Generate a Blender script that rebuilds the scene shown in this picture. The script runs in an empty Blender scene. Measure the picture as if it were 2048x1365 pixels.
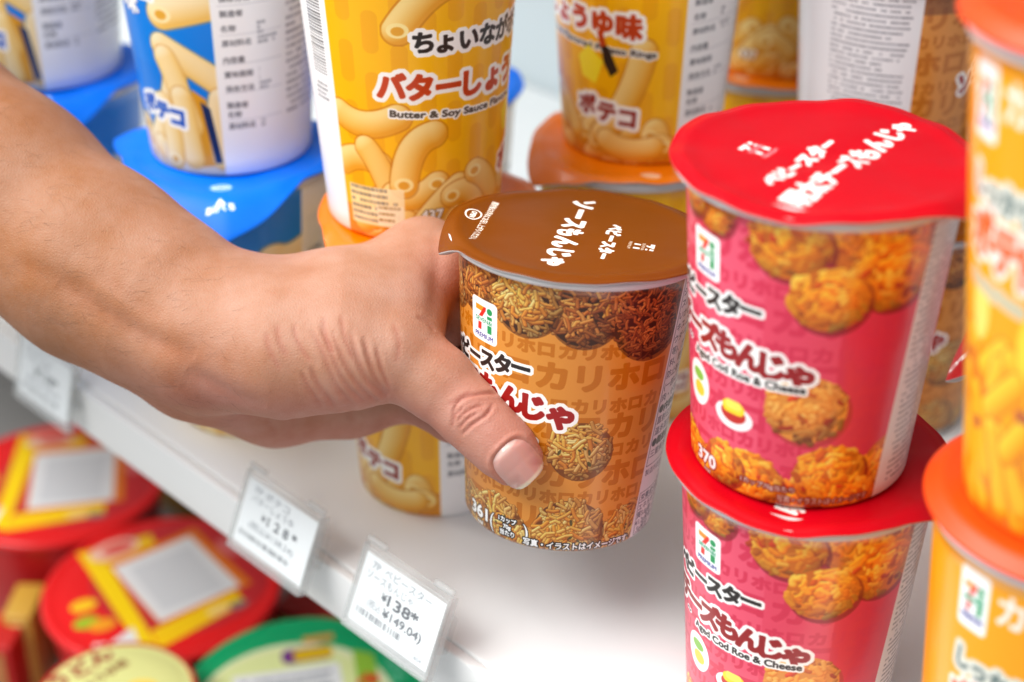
import bpy, bmesh, math, random
import numpy as np
from mathutils import Vector, Matrix

SC = bpy.context.scene
COL = SC.collection
# ------------------------------------------------------------------ camera, world, lamps, exposure
PITCH = math.radians(29.5)
AZ = math.pi - math.radians(43.4945)
CAM = np.array([0.3650, -0.3116, 0.392])
HD = np.array([math.cos(AZ), math.sin(AZ), 0.0])            # horizontal view direction
RV = np.array([HD[1], -HD[0], 0.0])                         # to the right of the view
FW = HD * math.cos(PITCH) + np.array([0, 0, -math.sin(PITCH)])
UP = HD * math.sin(PITCH) + np.array([0, 0, math.cos(PITCH)])
FPX = 3420.0                                                # focal length in pixels of a 2048 px wide frame
ZV = np.array([0.0, 0.0, 1.0])

cd = bpy.data.cameras.new("camera")
cam = bpy.data.objects.new("camera", cd)
COL.objects.link(cam)
M = Matrix(((RV[0], UP[0], -FW[0], CAM[0]), (RV[1], UP[1], -FW[1], CAM[1]), (RV[2], UP[2], -FW[2], CAM[2]), (0, 0, 0, 1)))
cam.matrix_world = M
cd.sensor_width = 36.0
cd.lens = 36.0 * FPX / 2048.0
cd.clip_start = 0.02
cd.clip_end = 50.0
cd.dof.use_dof = True
cd.dof.focus_distance = 0.556
cd.dof.aperture_fstop = 5.6
SC.camera = cam

wd = bpy.data.worlds.new("World")
SC.world = wd
wd.use_nodes = True
wd.node_tree.nodes["Background"].inputs[0].default_value = (0.93, 0.97, 1.0, 1)
wd.node_tree.nodes["Background"].inputs[1].default_value = 0.56

def area(name, loc, target, sx, sy, watts, col=(1, 1, 1)):
    l = bpy.data.lights.new(name, 'AREA')
    l.shape = 'RECTANGLE'; l.size = sx; l.size_y = sy; l.energy = watts; l.color = col
    o = bpy.data.objects.new(name, l)
    COL.objects.link(o)
    o.location = loc
    o.rotation_euler = (Vector(target) - Vector(loc)).to_track_quat('-Z', 'Y').to_euler()
    return o
area("ceiling_light", (-0.25, -0.42, 1.75), (0.0, 0.06, 0.0), 2.2, 0.6, 23, (1.0, 0.985, 0.96))
area("ceiling_light", (-0.60, -0.95, 1.40), (0.0, 0.05, 0.05), 1.8, 0.5, 40, (1.0, 0.985, 0.96))

SC.view_settings.view_transform = 'Standard'
SC.view_settings.look = 'None'
SC.view_settings.exposure = 0.08
SC.view_settings.gamma = 1.0
SC.view_settings.use_curve_mapping = False
SC.render.engine = 'CYCLES'
SC.cycles.use_denoising = True
SC.cycles.max_bounces = 8
SC.cycles.sample_clamp_indirect = 6.0
SC.cycles.caustics_reflective = False
SC.cycles.caustics_refractive = False

def ray(px, py):
    return FW + RV * ((px - 1024) / FPX) - UP * ((py - 682.5) / FPX)
def atd(px, py, d):
    return CAM + ray(px, py) * d
def atz(px, py, z):
    r = ray(px, py)
    return CAM + r * ((z - CAM[2]) / r[2])
def to_px(P):
    d = np.asarray(P) - CAM
    w = d @ FW
    return np.stack([1024 + FPX * (d @ RV) / w, 682.5 - FPX * (d @ UP) / w, w], -1)

# ------------------------------------------------------------------ object helpers
def tag(o, label=None, cat=None, group=None, kind=None):
    if label: o["label"] = label
    if cat: o["category"] = cat
    if group: o["group"] = group
    if kind: o["kind"] = kind
    return o
def empty(name, loc, rotz=0.0, mat=None):
    o = bpy.data.objects.new(name, None)
    o.empty_display_size = 0.02
    COL.objects.link(o)
    if mat is not None: o.matrix_world = mat
    else:
        o.location = loc; o.rotation_euler = (0, 0, rotz)
    return o
def mesh_obj(name, verts, faces, mats, parent=None, uvs=None, fmat=None, smooth=True, sharp=None):
    me = bpy.data.meshes.new(name)
    me.from_pydata([tuple(map(float, v)) for v in verts], [], [tuple(map(int, f)) for f in faces])
    for m in (mats if isinstance(mats, (list, tuple)) else [mats]): me.materials.append(m)
    if fmat is not None: me.polygons.foreach_set("material_index", np.asarray(fmat, dtype=np.int32))
    if smooth: me.polygons.foreach_set("use_smooth", np.ones(len(me.polygons), dtype=bool))
    if uvs is not None:
        ul = me.uv_layers.new(name="UVMap")
        ul.data.foreach_set("uv", np.asarray(uvs, dtype=np.float32).ravel())
    me.update()
    o = bpy.data.objects.new(name, me)
    COL.objects.link(o)
    if parent is not None: o.parent = parent
    if sharp:
        for e in me.edges: pass
        me.set_sharp_from_angle(angle=sharp)
    return o

# ------------------------------------------------------------------ materials
def mat(name, col=(0.8, 0.8, 0.8), rough=0.4, img=None, spec=0.5, coat=0.0, trans=0.0, ior=1.45, noise=None, bump=None, emit=None):
    m = bpy.data.materials.new(name)
    m.use_nodes = True
    nt = m.node_tree
    b = nt.nodes["Principled BSDF"]
    b.inputs["Base Color"].default_value = (*col, 1)
    b.inputs["Roughness"].default_value = rough
    b.inputs["Specular IOR Level"].default_value = spec
    b.inputs["Coat Weight"].default_value = coat
    b.inputs["Coat Roughness"].default_value = 0.12
    b.inputs["Transmission Weight"].default_value = trans
    b.inputs["IOR"].default_value = ior
    if img is not None:
        t = nt.nodes.new("ShaderNodeTexImage"); t.image = img; t.interpolation = 'Cubic'; t.extension = 'EXTEND'
        nt.links.new(t.outputs["Color"], b.inputs["Base Color"])
    if noise is not None:                                   # slight uneven tone: (scale, amount)
        tc = nt.nodes.new("ShaderNodeTexCoord")
        n = nt.nodes.new("ShaderNodeTexNoise"); n.inputs["Scale"].default_value = noise[0]; n.inputs["Detail"].default_value = 4
        mx = nt.nodes.new("ShaderNodeMix"); mx.data_type = 'RGBA'
        mx.inputs[6].default_value = (*col, 1); mx.inputs[7].default_value = tuple(c * (1 - noise[1]) for c in col) + (1,)
        nt.links.new(tc.outputs["Object"], n.inputs["Vector"])
        nt.links.new(n.outputs["Fac"], mx.inputs[0]); nt.links.new(mx.outputs[2], b.inputs["Base Color"])
        rr = nt.nodes.new("ShaderNodeMapRange"); rr.inputs[3].default_value = rough * 0.8; rr.inputs[4].default_value = rough * 1.25
        nt.links.new(n.outputs["Fac"], rr.inputs[0]); nt.links.new(rr.outputs[0], b.inputs["Roughness"])
    if bump is not None:                                    # (scale, strength, distance)
        tc = nt.nodes.new("ShaderNodeTexCoord")
        n = nt.nodes.new("ShaderNodeTexNoise"); n.inputs["Scale"].default_value = bump[0]; n.inputs["Detail"].default_value = 3
        bp = nt.nodes.new("ShaderNodeBump"); bp.inputs["Strength"].default_value = bump[1]; bp.inputs["Distance"].default_value = bump[2]
        nt.links.new(tc.outputs["Object"], n.inputs["Vector"])
        nt.links.new(n.outputs["Fac"], bp.inputs["Height"]); nt.links.new(bp.outputs["Normal"], b.inputs["Normal"])
    return m

# ------------------------------------------------------------------ printed artwork: a small painter in millimetres
def dil(m, n):
    for i in range(n):
        p = np.pad(m, 1)
        if i % 2 == 0:
            m = p[1:-1, 1:-1] | p[:-2, 1:-1] | p[2:, 1:-1] | p[1:-1, :-2] | p[1:-1, 2:]
        else:
            q = p[:-2] | p[1:-1] | p[2:]
            m = q[:, :-2] | q[:, 1:-1] | q[:, 2:]
    return m
_glyph = {}
def glyphs(s):
    if s not in _glyph:
        c = bpy.data.curves.new("lettering", 'FONT'); c.body = s; c.resolution_u = 3; c.align_x = 'LEFT'
        o = bpy.data.objects.new("lettering", c); COL.objects.link(o)
        dg = bpy.context.evaluated_depsgraph_get(); dg.update()
        me = o.evaluated_get(dg).to_mesh()
        me.calc_loop_triangles()
        v = np.array([q.co[:2] for q in me.vertices]).reshape(-1, 2)
        t = np.array([q.vertices[:] for q in me.loop_triangles]).reshape(-1, 3)
        tri = v[t] if len(t) else np.zeros((0, 3, 2))
        o.evaluated_get(dg).to_mesh_clear()
        bpy.data.objects.remove(o); bpy.data.curves.remove(c)
        _glyph[s] = tri
    return _glyph[s]
def raster(tri, W, H):
    m = np.zeros((H, W), bool)
    for (ax, ay), (bx, by), (cx, cy) in tri:
        x0 = max(int(min(ax, bx, cx)), 0); x1 = min(int(max(ax, bx, cx)) + 2, W)
        y0 = max(int(min(ay, by, cy)), 0); y1 = min(int(max(ay, by, cy)) + 2, H)
        if x1 <= x0 or y1 <= y0: continue
        X = np.arange(x0, x1) + 0.5; Y = (np.arange(y0, y1) + 0.5)[:, None]
        a = (bx - ax) * (Y - ay) - (by - ay) * (X - ax)
        b = (cx - bx) * (Y - by) - (cy - by) * (X - bx)
        c = (ax - cx) * (Y - cy) - (ay - cy) * (X - cx)
        m[y0:y1, x0:x1] |= ((a >= -.5) & (b >= -.5) & (c >= -.5)) | ((a <= .5) & (b <= .5) & (c <= .5))
    return m
SS = 3
class Art:
    """artwork of w x h mm at s pixels per mm; x from -w/2 to w/2, y from y0 upwards"""
    def __init__(self, w, h, s, bg, y0=0.0):
        self.s = s; self.W = int(round(w * s)); self.H = int(round(h * s)); self.x0 = -w / 2; self.y0 = y0
        self.a = np.zeros((self.H, self.W, 3), np.float32); self.a[:] = np.array(bg, np.float32) / 255
    def px(self, x, y): return (x - self.x0) * self.s, (y - self.y0) * self.s
    def lay(self, m, i0, j0, col, alpha=1.0):
        h, w = m.shape
        a0, a1 = max(i0, 0), min(i0 + w, self.W); b0, b1 = max(j0, 0), min(j0 + h, self.H)
        if a1 <= a0 or b1 <= b0: return
        mm = m[b0 - j0:b1 - j0, a0 - i0:a1 - i0, None] * alpha
        c = np.asarray(col, np.float32) / 255
        if c.ndim == 3: c = c[b0 - j0:b1 - j0, a0 - i0:a1 - i0]
        d = self.a[b0:b1, a0:a1]
        d += (c - d) * mm
    def down(self, m):
        h, w = m.shape
        return m.reshape(h // SS, SS, w // SS, SS).mean((1, 3), dtype=np.float32)
    def poly(self, pts, col, alpha=1.0):
        P = np.array([self.px(*p) for p in pts])
        i0, j0 = np.floor(P.min(0)).astype(int) - 1; i1, j1 = np.ceil(P.max(0)).astype(int) + 2
        i0 = max(i0, -1); j0 = max(j0, -1); i1 = min(i1, self.W + 1); j1 = min(j1, self.H + 1)
        if i1 <= i0 or j1 <= j0: return
        Q = (P - (i0, j0)) * SS
        X = np.arange((i1 - i0) * SS) + .5; Y = (np.arange((j1 - j0) * SS) + .5)[:, None]
        m = np.zeros((len(Y), len(X)), bool)
        for (ax, ay), (bx, by) in zip(Q, np.roll(Q, -1, 0)):
            if ay == by: continue
            k = ((Y >= ay) != (Y >= by))
            m ^= k & (X < ax + (Y - ay) * (bx - ax) / (by - ay))
        self.lay(self.down(m), i0, j0, col, alpha)
    def rect(self, x0, y0, x1, y1, col, alpha=1.0): self.poly([(x0, y0), (x1, y0), (x1, y1), (x0, y1)], col, alpha)
    def ell(self, x, y, rx, ry, col, alpha=1.0, rot=0.0, n=40):
        t = np.linspace(0, 2 * np.pi, n, endpoint=False); c, s = math.cos(rot), math.sin(rot)
        self.poly([(x + rx * math.cos(k) * c - ry * math.sin(k) * s, y + rx * math.cos(k) * s + ry * math.sin(k) * c) for k in t], col, alpha)
    def rrect(self, x0, y0, x1, y1, r, col, alpha=1.0):
        P = []
        for cx, cy, a in ((x1 - r, y1 - r, 0), (x0 + r, y1 - r, 90), (x0 + r, y0 + r, 180), (x1 - r, y0 + r, 270)):
            for k in range(0, 91, 15): P.append((cx + r * math.cos(math.radians(a + k)), cy + r * math.sin(math.radians(a + k))))
        self.poly(P, col, alpha)
    def text(self, s, x, y, size, col, rot=0.0, bold=0.0, halo=(), width=None, anchor='l', slant=0.0, alpha=1.0):
        """left (or c/r) end of the line at x, vertical middle at y; size = em in mm, width = wanted width in mm"""
        tri = glyphs(s)
        if not len(tri): return
        lo = tri.reshape(-1, 2).min(0); hi = tri.reshape(-1, 2).max(0)
        t = tri - np.array([lo[0], (0.33 if True else 0)])
        kx = size if width is None else width / (hi[0] - lo[0])
        t = t * np.array([kx, size])
        wmm = (hi[0] - lo[0]) * kx
        t = t - np.array([{'l': 0, 'c': wmm / 2, 'r': wmm}[anchor], 0])
        t = t + np.stack([t[..., 1] * slant, 0 * t[..., 1]], -1)
        c, sn = math.cos(rot), math.sin(rot)
        t = np.stack([t[..., 0] * c - t[..., 1] * sn + x, t[..., 0] * sn + t[..., 1] * c + y], -1)
        P = np.stack([(t[..., 0] - self.x0) * self.s, (t[..., 1] - self.y0) * self.s], -1)
        pad = max([bold] + [h[0] for h in halo]) * self.s + 3
        i0, j0 = np.floor(P.reshape(-1, 2).min(0) - pad).astype(int); i1, j1 = np.ceil(P.reshape(-1, 2).max(0) + pad).astype(int)
        if i1 < 0 or j1 < 0 or i0 > self.W or j0 > self.H: return
        m = raster((P - (i0, j0)) * SS, (i1 - i0) * SS, (j1 - j0) * SS)
        for r, hc in halo:
            self.lay(self.down(dil(m, int(round(r * self.s * SS)))), i0, j0, hc, alpha)
        if bold: m = dil(m, max(1, int(round(bold * self.s * SS))))
        self.lay(self.down(m), i0, j0, col, alpha)
    def tube(self, pts, r, light, dark, edge=None, hole=None):
        """a rounded stick along a polyline, lit from the upper left of the print"""
        P = np.array([self.px(*p) for p in pts]); R = r * self.s
        i0, j0 = np.floor(P.min(0) - R - 2).astype(int); i1, j1 = np.ceil(P.max(0) + R + 2).astype(int)
        i0 = max(i0, 0); j0 = max(j0, 0); i1 = min(i1, self.W); j1 = min(j1, self.H)
        if i1 <= i0 or j1 <= j0: return
        X, Y = np.meshgrid(np.arange(i0, i1) + .5, np.arange(j0, j1) + .5)
        best = np.full(X.shape, 1e9); sd = np.zeros(X.shape)
        for (ax, ay), (bx, by) in zip(P[:-1], P[1:]):
            dx, dy = bx - ax, by - ay; L = dx * dx + dy * dy + 1e-9
            k = np.clip(((X - ax) * dx + (Y - ay) * dy) / L, 0, 1)
            ex, ey = X - ax - k * dx, Y - ay - k * dy
            d = np.hypot(ex, ey); n = d < best
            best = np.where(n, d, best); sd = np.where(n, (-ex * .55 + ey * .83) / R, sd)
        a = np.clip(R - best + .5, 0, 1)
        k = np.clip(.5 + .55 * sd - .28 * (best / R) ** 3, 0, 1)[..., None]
        c = np.array(dark) * (1 - k) + np.array(light) * k
        if edge is not None:
            self.lay(np.clip((R + .12 * R + 1) - best, 0, 1) * (best > 0), i0, j0, edge, .55)
        self.lay(a, i0, j0, c)
        if hole:
            x, y = pts[-1]; self.ell(x, y, r * .72, r * .55, hole[0]); self.ell(x, y - r * .05, r * .42, r * .32, hole[1])
    def image(self, name):
        im = bpy.data.images.new(name, self.W, self.H, alpha=False)
        b = np.ones((self.H, self.W, 4), np.float32); b[..., :3] = np.clip(self.a, 0, 1)
        im.pixels.foreach_set(b.ravel()); im.update(); im.pack()
        return im

DEG = 0.637                                                 # mm of wrap per degree round a cup

def snack_ball(A, rng, x, y, r, cols, n=None, L=3.6, w=0.55, base=(80, 40, 10), flecks=None):
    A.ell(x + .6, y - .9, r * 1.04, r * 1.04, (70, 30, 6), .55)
    A.ell(x, y, r, r, base)
    n = n or int(r * r * 1.45)
    pts = []
    for i in range(n):
        a = rng.uniform(0, 6.283); q = r * math.sqrt(rng.random()) * .97
        pts.append((x + q * math.cos(a), y + q * math.sin(a)))
    pts.sort(key=lambda p: rng.random() + .4 * (((p[0] - x) ** 2 + (p[1] - y) ** 2) < (r * .6) ** 2))
    for px, py in pts:
        ang = rng.uniform(0, math.pi); l = L * rng.uniform(.45, 1.0)
        dx, dy = math.cos(ang) * l / 2, math.sin(ang) * l / 2
        e = [(px - dx, py - dy), (px + rng.uniform(-.9, .9), py + rng.uniform(-.9, .9)), (px + dx, py + dy)]
        e = [(qx if True else 0, qy) for qx, qy in e]
        e2 = []
        for qx, qy in e:
            d = math.hypot(qx - x, qy - y)
            k = min(1.0, r * 1.05 / max(d, 1e-6)); e2.append((x + (qx - x) * k, y + (qy - y) * k))
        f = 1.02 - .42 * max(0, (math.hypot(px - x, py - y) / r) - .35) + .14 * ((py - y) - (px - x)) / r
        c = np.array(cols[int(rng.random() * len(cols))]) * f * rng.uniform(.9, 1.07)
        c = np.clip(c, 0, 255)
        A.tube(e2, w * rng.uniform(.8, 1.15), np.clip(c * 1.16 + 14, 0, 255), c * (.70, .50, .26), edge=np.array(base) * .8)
    for i in range(flecks or 0):
        a = rng.uniform(0, 6.283); q = r * .8 * rng.random()
        A.ell(x + q * math.cos(a), y + q * math.sin(a), rng.uniform(.5, 1.4), rng.uniform(.3, .6), (70, 60, 25), .85, rng.uniform(0, 3))

def cheese_ball(A, rng, x, y, r, pale=False):
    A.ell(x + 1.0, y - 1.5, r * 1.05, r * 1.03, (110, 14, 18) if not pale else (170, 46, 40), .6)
    A.ell(x, y, r, r, (204, 108, 20) if not pale else (222, 142, 54))
    n = int(r * r * .85)
    pal = ((255, 176, 44), (252, 162, 36), (246, 146, 28), (255, 196, 76)) if not pale else ((246, 186, 100), (242, 172, 84), (236, 160, 70))
    for i in range(n):
        a = rng.uniform(0, 6.283); q = r * math.sqrt(rng.random()) * .97
        px, py = x + q * math.cos(a), y + q * math.sin(a)
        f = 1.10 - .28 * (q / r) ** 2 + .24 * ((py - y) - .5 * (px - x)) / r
        c = np.array(rng.choice(pal)) * f
        t = rng.random()
        if t < .05: c = np.array((190, 66, 26)) * f
        elif t < .16: c = c * (.76, .60, .44)
        ang = a + 1.57 + rng.uniform(-.9, .9); l = rng.uniform(1.2, 3.6); dx, dy = math.cos(ang) * l / 2, math.sin(ang) * l / 2
        bx, by = rng.uniform(-.5, .5), rng.uniform(-.5, .5)
        A.tube([(px - dx, py - dy), (px + bx, py + by), (px + dx, py + dy)], rng.uniform(.55, 1.15), np.clip(c * 1.10 + 8, 0, 255), np.clip(c * (.86, .64, .30), 0, 255))

def house_logo(A, x, y, w, h):
    """white rounded badge with the 7 and i mark; x,y centre"""
    A.rrect(x - w / 2, y - h / 2, x + w / 2, y + h / 2, w * .13, (250, 250, 250))
    u = w / 10.0
    A.poly([(x - 3.3 * u, y + 4.2 * u), (x + .6 * u, y + 4.2 * u), (x - .1 * u, y + 2.6 * u), (x - 3.3 * u, y + 2.6 * u)], (243, 146, 30))
    A.poly([(x + .2 * u, y + 4.2 * u), (x + 1.0 * u, y + 4.2 * u), (x + .9 * u, y + 3.2 * u), (x - .5 * u, y + 1.0 * u), (x - 2.0 * u, y + .9 * u), (x - 1.0 * u, y + 2.4 * u)], (230, 40, 30))
    A.poly([(x - 2.2 * u, y - .8 * u), (x - .8 * u, y - .8 * u), (x - .9 * u, y - 3.0 * u), (x - 2.4 * u, y - 3.0 * u)], (225, 50, 40))
    A.ell(x + 2.3 * u, y + 3.3 * u, 1.0 * u, 1.0 * u, (20, 150, 85))
    A.rect(x + 1.4 * u, y + .9 * u, x + 3.2 * u, y + 1.9 * u, (20, 150, 85))
    A.rect(x + 1.5 * u, y - 3.2 * u, x + 3.1 * u, y - .8 * u, (20, 150, 85))
    A.rect(x - .4 * u, y - 3.0 * u, x + .9 * u, y - .8 * u, (245, 150, 40), .0)
    A.text("SEVEN&i", x, y + .05 * u, 1.75 * u, (30, 140, 90), width=6.6 * u, anchor='c', bold=.03)
    A.text("PREMIUM", x, y - 4.6 * u, 1.9 * u, (40, 40, 130), width=7.2 * u, anchor='c', bold=.04)

def pattern_rows(A, col, rows, x_off):
    for i, (y, size, off) in enumerate(rows):
        adv = size * 4.35
        x = -118 + (x_off + off) % adv - adv
        m = None
        while x < 118:
            A.text("カリホロ", x, y, size, col, bold=size * .06, width=size * 4.02)
            x += adv

def fine_print(A, x0, y0, x1, y1, step, col, rng, size=.55, gap=.12):
    y = y1
    while y > y0:
        x = x0
        end = x1 - rng.random() * (x1 - x0) * (.45 if rng.random() < .3 else .06)
        while x < end:
            w = rng.uniform(.7, 1.3) * size * 1.2
            if rng.random() > gap:
                A.rect(x, y - size / 2, min(x + w, end), y + size / 2, col, rng.uniform(.55, .95))
                A.rect(x + w * .25, y - size * .2, min(x + w * .6, end), y + size * .2, (235, 235, 238), .6)
            x += w + size * .22
        y -= step

def monja_wrap(kind, s):
    rng = random.Random(11 if kind == 'sauce' else 23)
    H = 102.0; W = 360 * DEG
    X = lambda a: a * DEG
    if kind == 'sauce':
        A = Art(W, H, s, (214, 138, 52))
        pat = (188, 106, 8)
    else:
        A = Art(W, H, s, (232, 82, 110)); pat = (212, 46, 80)
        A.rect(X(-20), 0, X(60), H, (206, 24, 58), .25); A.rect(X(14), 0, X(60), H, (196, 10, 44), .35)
    rows = [(78, 6.0, 3), (68.3, 10.8, 7), (57.8, 6.0, 8), (49.5, 10.8, 31), (40.5, 6.0, 3), (31, 10.8, 9), (22, 6.0, 13), (12.5, 10.8, 36), (3.5, 6.0, 5), (88, 10.8, 20), (97, 6.0, 9)]
    pattern_rows(A, pat, rows, 7.5)
    if kind == 'sauce':
        A.rect(X(-180), 90, X(180), H, (96, 46, 8), .55)
        dk = [(214, 142, 56), (190, 114, 42), (232, 164, 82), (166, 96, 36)]
        lt = [(250, 194, 100), (244, 178, 80), (232, 154, 54), (255, 212, 132)]
        br = [(190, 112, 48), (164, 88, 34), (208, 130, 62), (140, 72, 28)]
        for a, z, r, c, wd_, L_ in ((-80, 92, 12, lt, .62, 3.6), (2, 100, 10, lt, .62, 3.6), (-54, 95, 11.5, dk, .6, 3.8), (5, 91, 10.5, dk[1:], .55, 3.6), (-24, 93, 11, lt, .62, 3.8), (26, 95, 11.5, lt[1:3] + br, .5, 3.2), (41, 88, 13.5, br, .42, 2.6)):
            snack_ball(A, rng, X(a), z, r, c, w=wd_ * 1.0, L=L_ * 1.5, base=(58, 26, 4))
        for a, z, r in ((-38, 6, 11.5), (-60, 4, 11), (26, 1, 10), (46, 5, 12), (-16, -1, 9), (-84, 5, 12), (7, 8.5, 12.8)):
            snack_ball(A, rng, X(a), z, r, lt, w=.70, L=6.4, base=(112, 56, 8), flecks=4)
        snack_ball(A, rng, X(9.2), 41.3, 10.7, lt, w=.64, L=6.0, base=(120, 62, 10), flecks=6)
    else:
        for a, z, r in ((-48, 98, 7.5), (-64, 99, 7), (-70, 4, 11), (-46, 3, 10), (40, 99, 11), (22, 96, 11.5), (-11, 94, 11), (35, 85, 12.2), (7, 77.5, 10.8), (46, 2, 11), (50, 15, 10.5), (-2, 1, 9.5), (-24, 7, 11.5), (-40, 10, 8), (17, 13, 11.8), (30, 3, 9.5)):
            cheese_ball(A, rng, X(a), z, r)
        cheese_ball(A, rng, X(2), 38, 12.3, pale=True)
        # two little plates of food
        A.ell(X(-34), 29, 7.2, 4.8, (250, 246, 246)); A.ell(X(-34), 30, 4.8, 3.3, (196, 40, 30)); A.rrect(X(-34) - 4.2, 30, X(-34) + 4.2, 34.5, 2, (250, 214, 40)); A.rrect(X(-34) - 3, 31.6, X(-34) + 3.2, 35, 1.4, (254, 230, 90))
        A.ell(X(-61), 33, 6.5, 8, (250, 248, 244)); A.ell(X(-61), 36, 3.4, 2.0, (130, 190, 70)); A.ell(X(-60), 31, 3.2, 2.6, (250, 205, 60))
        A.text("〜", X(-74), 46.5, 3.4, (40, 30, 34), bold=.1, halo=((.7, (250, 246, 246)),))
    # titles
    dx = 0 if kind == 'sauce' else -2
    blk, wht = (34, 26, 24), (252, 251, 249)
    for i, ch in enumerate("ベビースター"):
        x = X(-82 + dx) + i * 6.75; A.text(ch, x, 65.2 + i * .75, 7.6, wht, rot=-.02, bold=.75, halo=((1.45, wht),), width=None)
    for i, ch in enumerate("ベビースター"):
        x = X(-82 + dx) + i * 6.75; A.text(ch, x, 65.2 + i * .75, 7.6, blk, rot=-.02, bold=.42)
    ttl = "ソースもんじゃ" if kind == 'sauce' else "明太チーズもんじゃ"
    red = (158, 20, 18) if kind == 'sauce' else (150, 22, 26)
    n = len(ttl); st = 9.2 if kind == 'sauce' else 8.0
    pos = [(X(3.5 + dx) - (n - i) * st + (2.2 if i < n - 1 else 1.4), 57.4 - max(0, i - n + 4) * 1.0 - (0 if kind == 'sauce' else 4.0)) for i in range(n)]
    for c_, b_, h_ in ((wht, .9, ((1.9, wht),)), (red, .62, ())):
        for (x, y), ch in zip(pos, ttl):
            A.text(ch, x, y - (.6 if ch in "ゃャ" else 0), 10.2 if ch not in "ゃャ" else 11.0, c_, bold=b_, halo=h_)
    eng = "Monja Sauce" if kind == 'sauce' else "Aged Cod Roe & Cheese"
    A.text(eng, X(-14 if kind == 'sauce' else 1), 43.4 if kind == 'sauce' else 45.2, 4.0, blk, bold=.14, halo=((.85, wht),), anchor='r')
    house_logo(A, X(-48 + (0 if kind == 'sauce' else -5)), 81.3, 12.2, 15.2)
    # calories and notes along the foot
    kc = "361" if kind == 'sauce' else "370"
    A.text(kc, X(-62), 6.6, 6.6, (250, 250, 250), bold=.25, halo=((.75, (92, 62, 30) if kind == 'sauce' else (120, 40, 30)),), width=10.5)
    A.text("kcal", X(-55), 2.4, 2.3, (250, 250, 250), bold=.08, halo=((.35, (70, 45, 20)),))
    if kind == 'sauce':
        A.text("(", X(-43), 6.2, 8.5, (250, 250, 250), halo=((.35, (40, 26, 14)),)); A.text(")", X(-19.5), 6.2, 8.5, (250, 250, 250), halo=((.35, (40, 26, 14)),))
        for k, tx in enumerate(("1カップ", "70g", "当たり")):
            A.text(tx, X(-30), 8.6 - 2.6 * k, 2.35, (250, 250, 250), bold=.12, halo=((.5, (22, 16, 12)),), anchor='c')
        A.text("写真・イラストはイメージです", X(-19), 2.4, 3.3, (255, 255, 255), bold=.12, halo=((.5, (20, 14, 10)),), width=42)
    else:
        A.text("1カップ70g当たり", X(-14), 7, 2.4, (250, 250, 250), halo=((.4, (110, 40, 20)),), anchor='c')
        A.text("写真・イラストはイメージです", X(-8), 3.2, 2.8, (250, 250, 250), halo=((.4, (120, 50, 20)),), width=30)
    # the white panel with its columns of type
    wl, wr = (60.5, 50.0) if kind == 'sauce' else (52.5, 43.5)
    wr2 = wr + 1
    edge = lambda z: X(wr + (wl - wr) * z / H)
    A.poly([(edge(0), -1), (X(150), -1), (X(150), H + 1), (edge(H), H + 1)], (232, 230, 234))
    A.rect(X(-181), -1, X(-125), H + 1, (232, 230, 234)); A.rect(X(149), -1, X(181), H + 1, (232, 230, 234))
    fine_print(A, X(-178), 6, X(-130), H - 4, 2.3, (96, 96, 108), rng, .9)
    ink = (70, 70, 92)
    if kind == 'sauce':
        A.poly([(edge(29) + 1.1, 29), (edge(29) + 1.4, 29), (edge(H) + 1.4, H), (edge(H) + 1.1, H)], ink)
        A.rect(edge(29) + 1.1, 29, X(100), 29.25, ink)
        lines = ["ノリ、ソー", "シ、しょう", "スパイス、", "いか加工品", "キス、カレ", "ウダー)、", "等)、カラ", "料、酸味料", "防止剤(V.", "(一部に小", "肉・ゼラチ", "●内容量7", "直射日光高", "温多湿を避", "●製造者", "三重県津市"]
        for i, tx in enumerate(lines):
            z = 98 - i * 4.3; A.text(tx, edge(z) + 2.0, z, 3.3 if i not in (11, 14) else 3.5, ink if i not in (11, 14) else (25, 25, 30), bold=.05 if i not in (11, 14) else .2)
        A.text("製造所固有", edge(26.5) + 1.4, 26.3, 2.8, ink)
        A.rect(edge(19) + .9, 1.5, X(100), 18.9, (90, 90, 105)); A.rect(edge(19) + 1.2, 1.8, X(100), 18.6, (236, 234, 238))
        A.rect(edge(19) + 1.2, 14.5, X(100), 14.8, (90, 90, 105))
        for z, tx in ((16.5, "栄養成分表示"), (12.4, "エネルギー"), (9.3, "質5.6g脂"), (6.2, "41.2g食塩"), (3.2, "1.5g推定")):
            A.text(tx, edge(z) + 2.0, z, 3.0, ink, bold=.05)
    fine_print(A, X(74) if kind == 'sauce' else edge(50) + 2.5, 4, X(146), H - 4, 2.3, (96, 96, 108), rng, .9)
    A.rect(X(-180), 0, X(180), .5, (120, 70, 30) if kind == 'sauce' else (150, 40, 50), .5)
    return A.image("wrap_" + kind)

def ring_snack(A, pts, r, cols, hole=True):
    # smooth a polyline, then stroke it
    P = np.array(pts, float)
    t = np.linspace(0, 1, 14)
    if len(P) == 3:
        P = np.array([(1 - u) ** 2 * P[0] + 2 * u * (1 - u) * P[1] + u * u * P[2] for u in t])
    A.tube([tuple(p) for p in P], r, cols[0], cols[1], edge=cols[2], hole=(cols[3], cols[4]) if hole else None)

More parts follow.
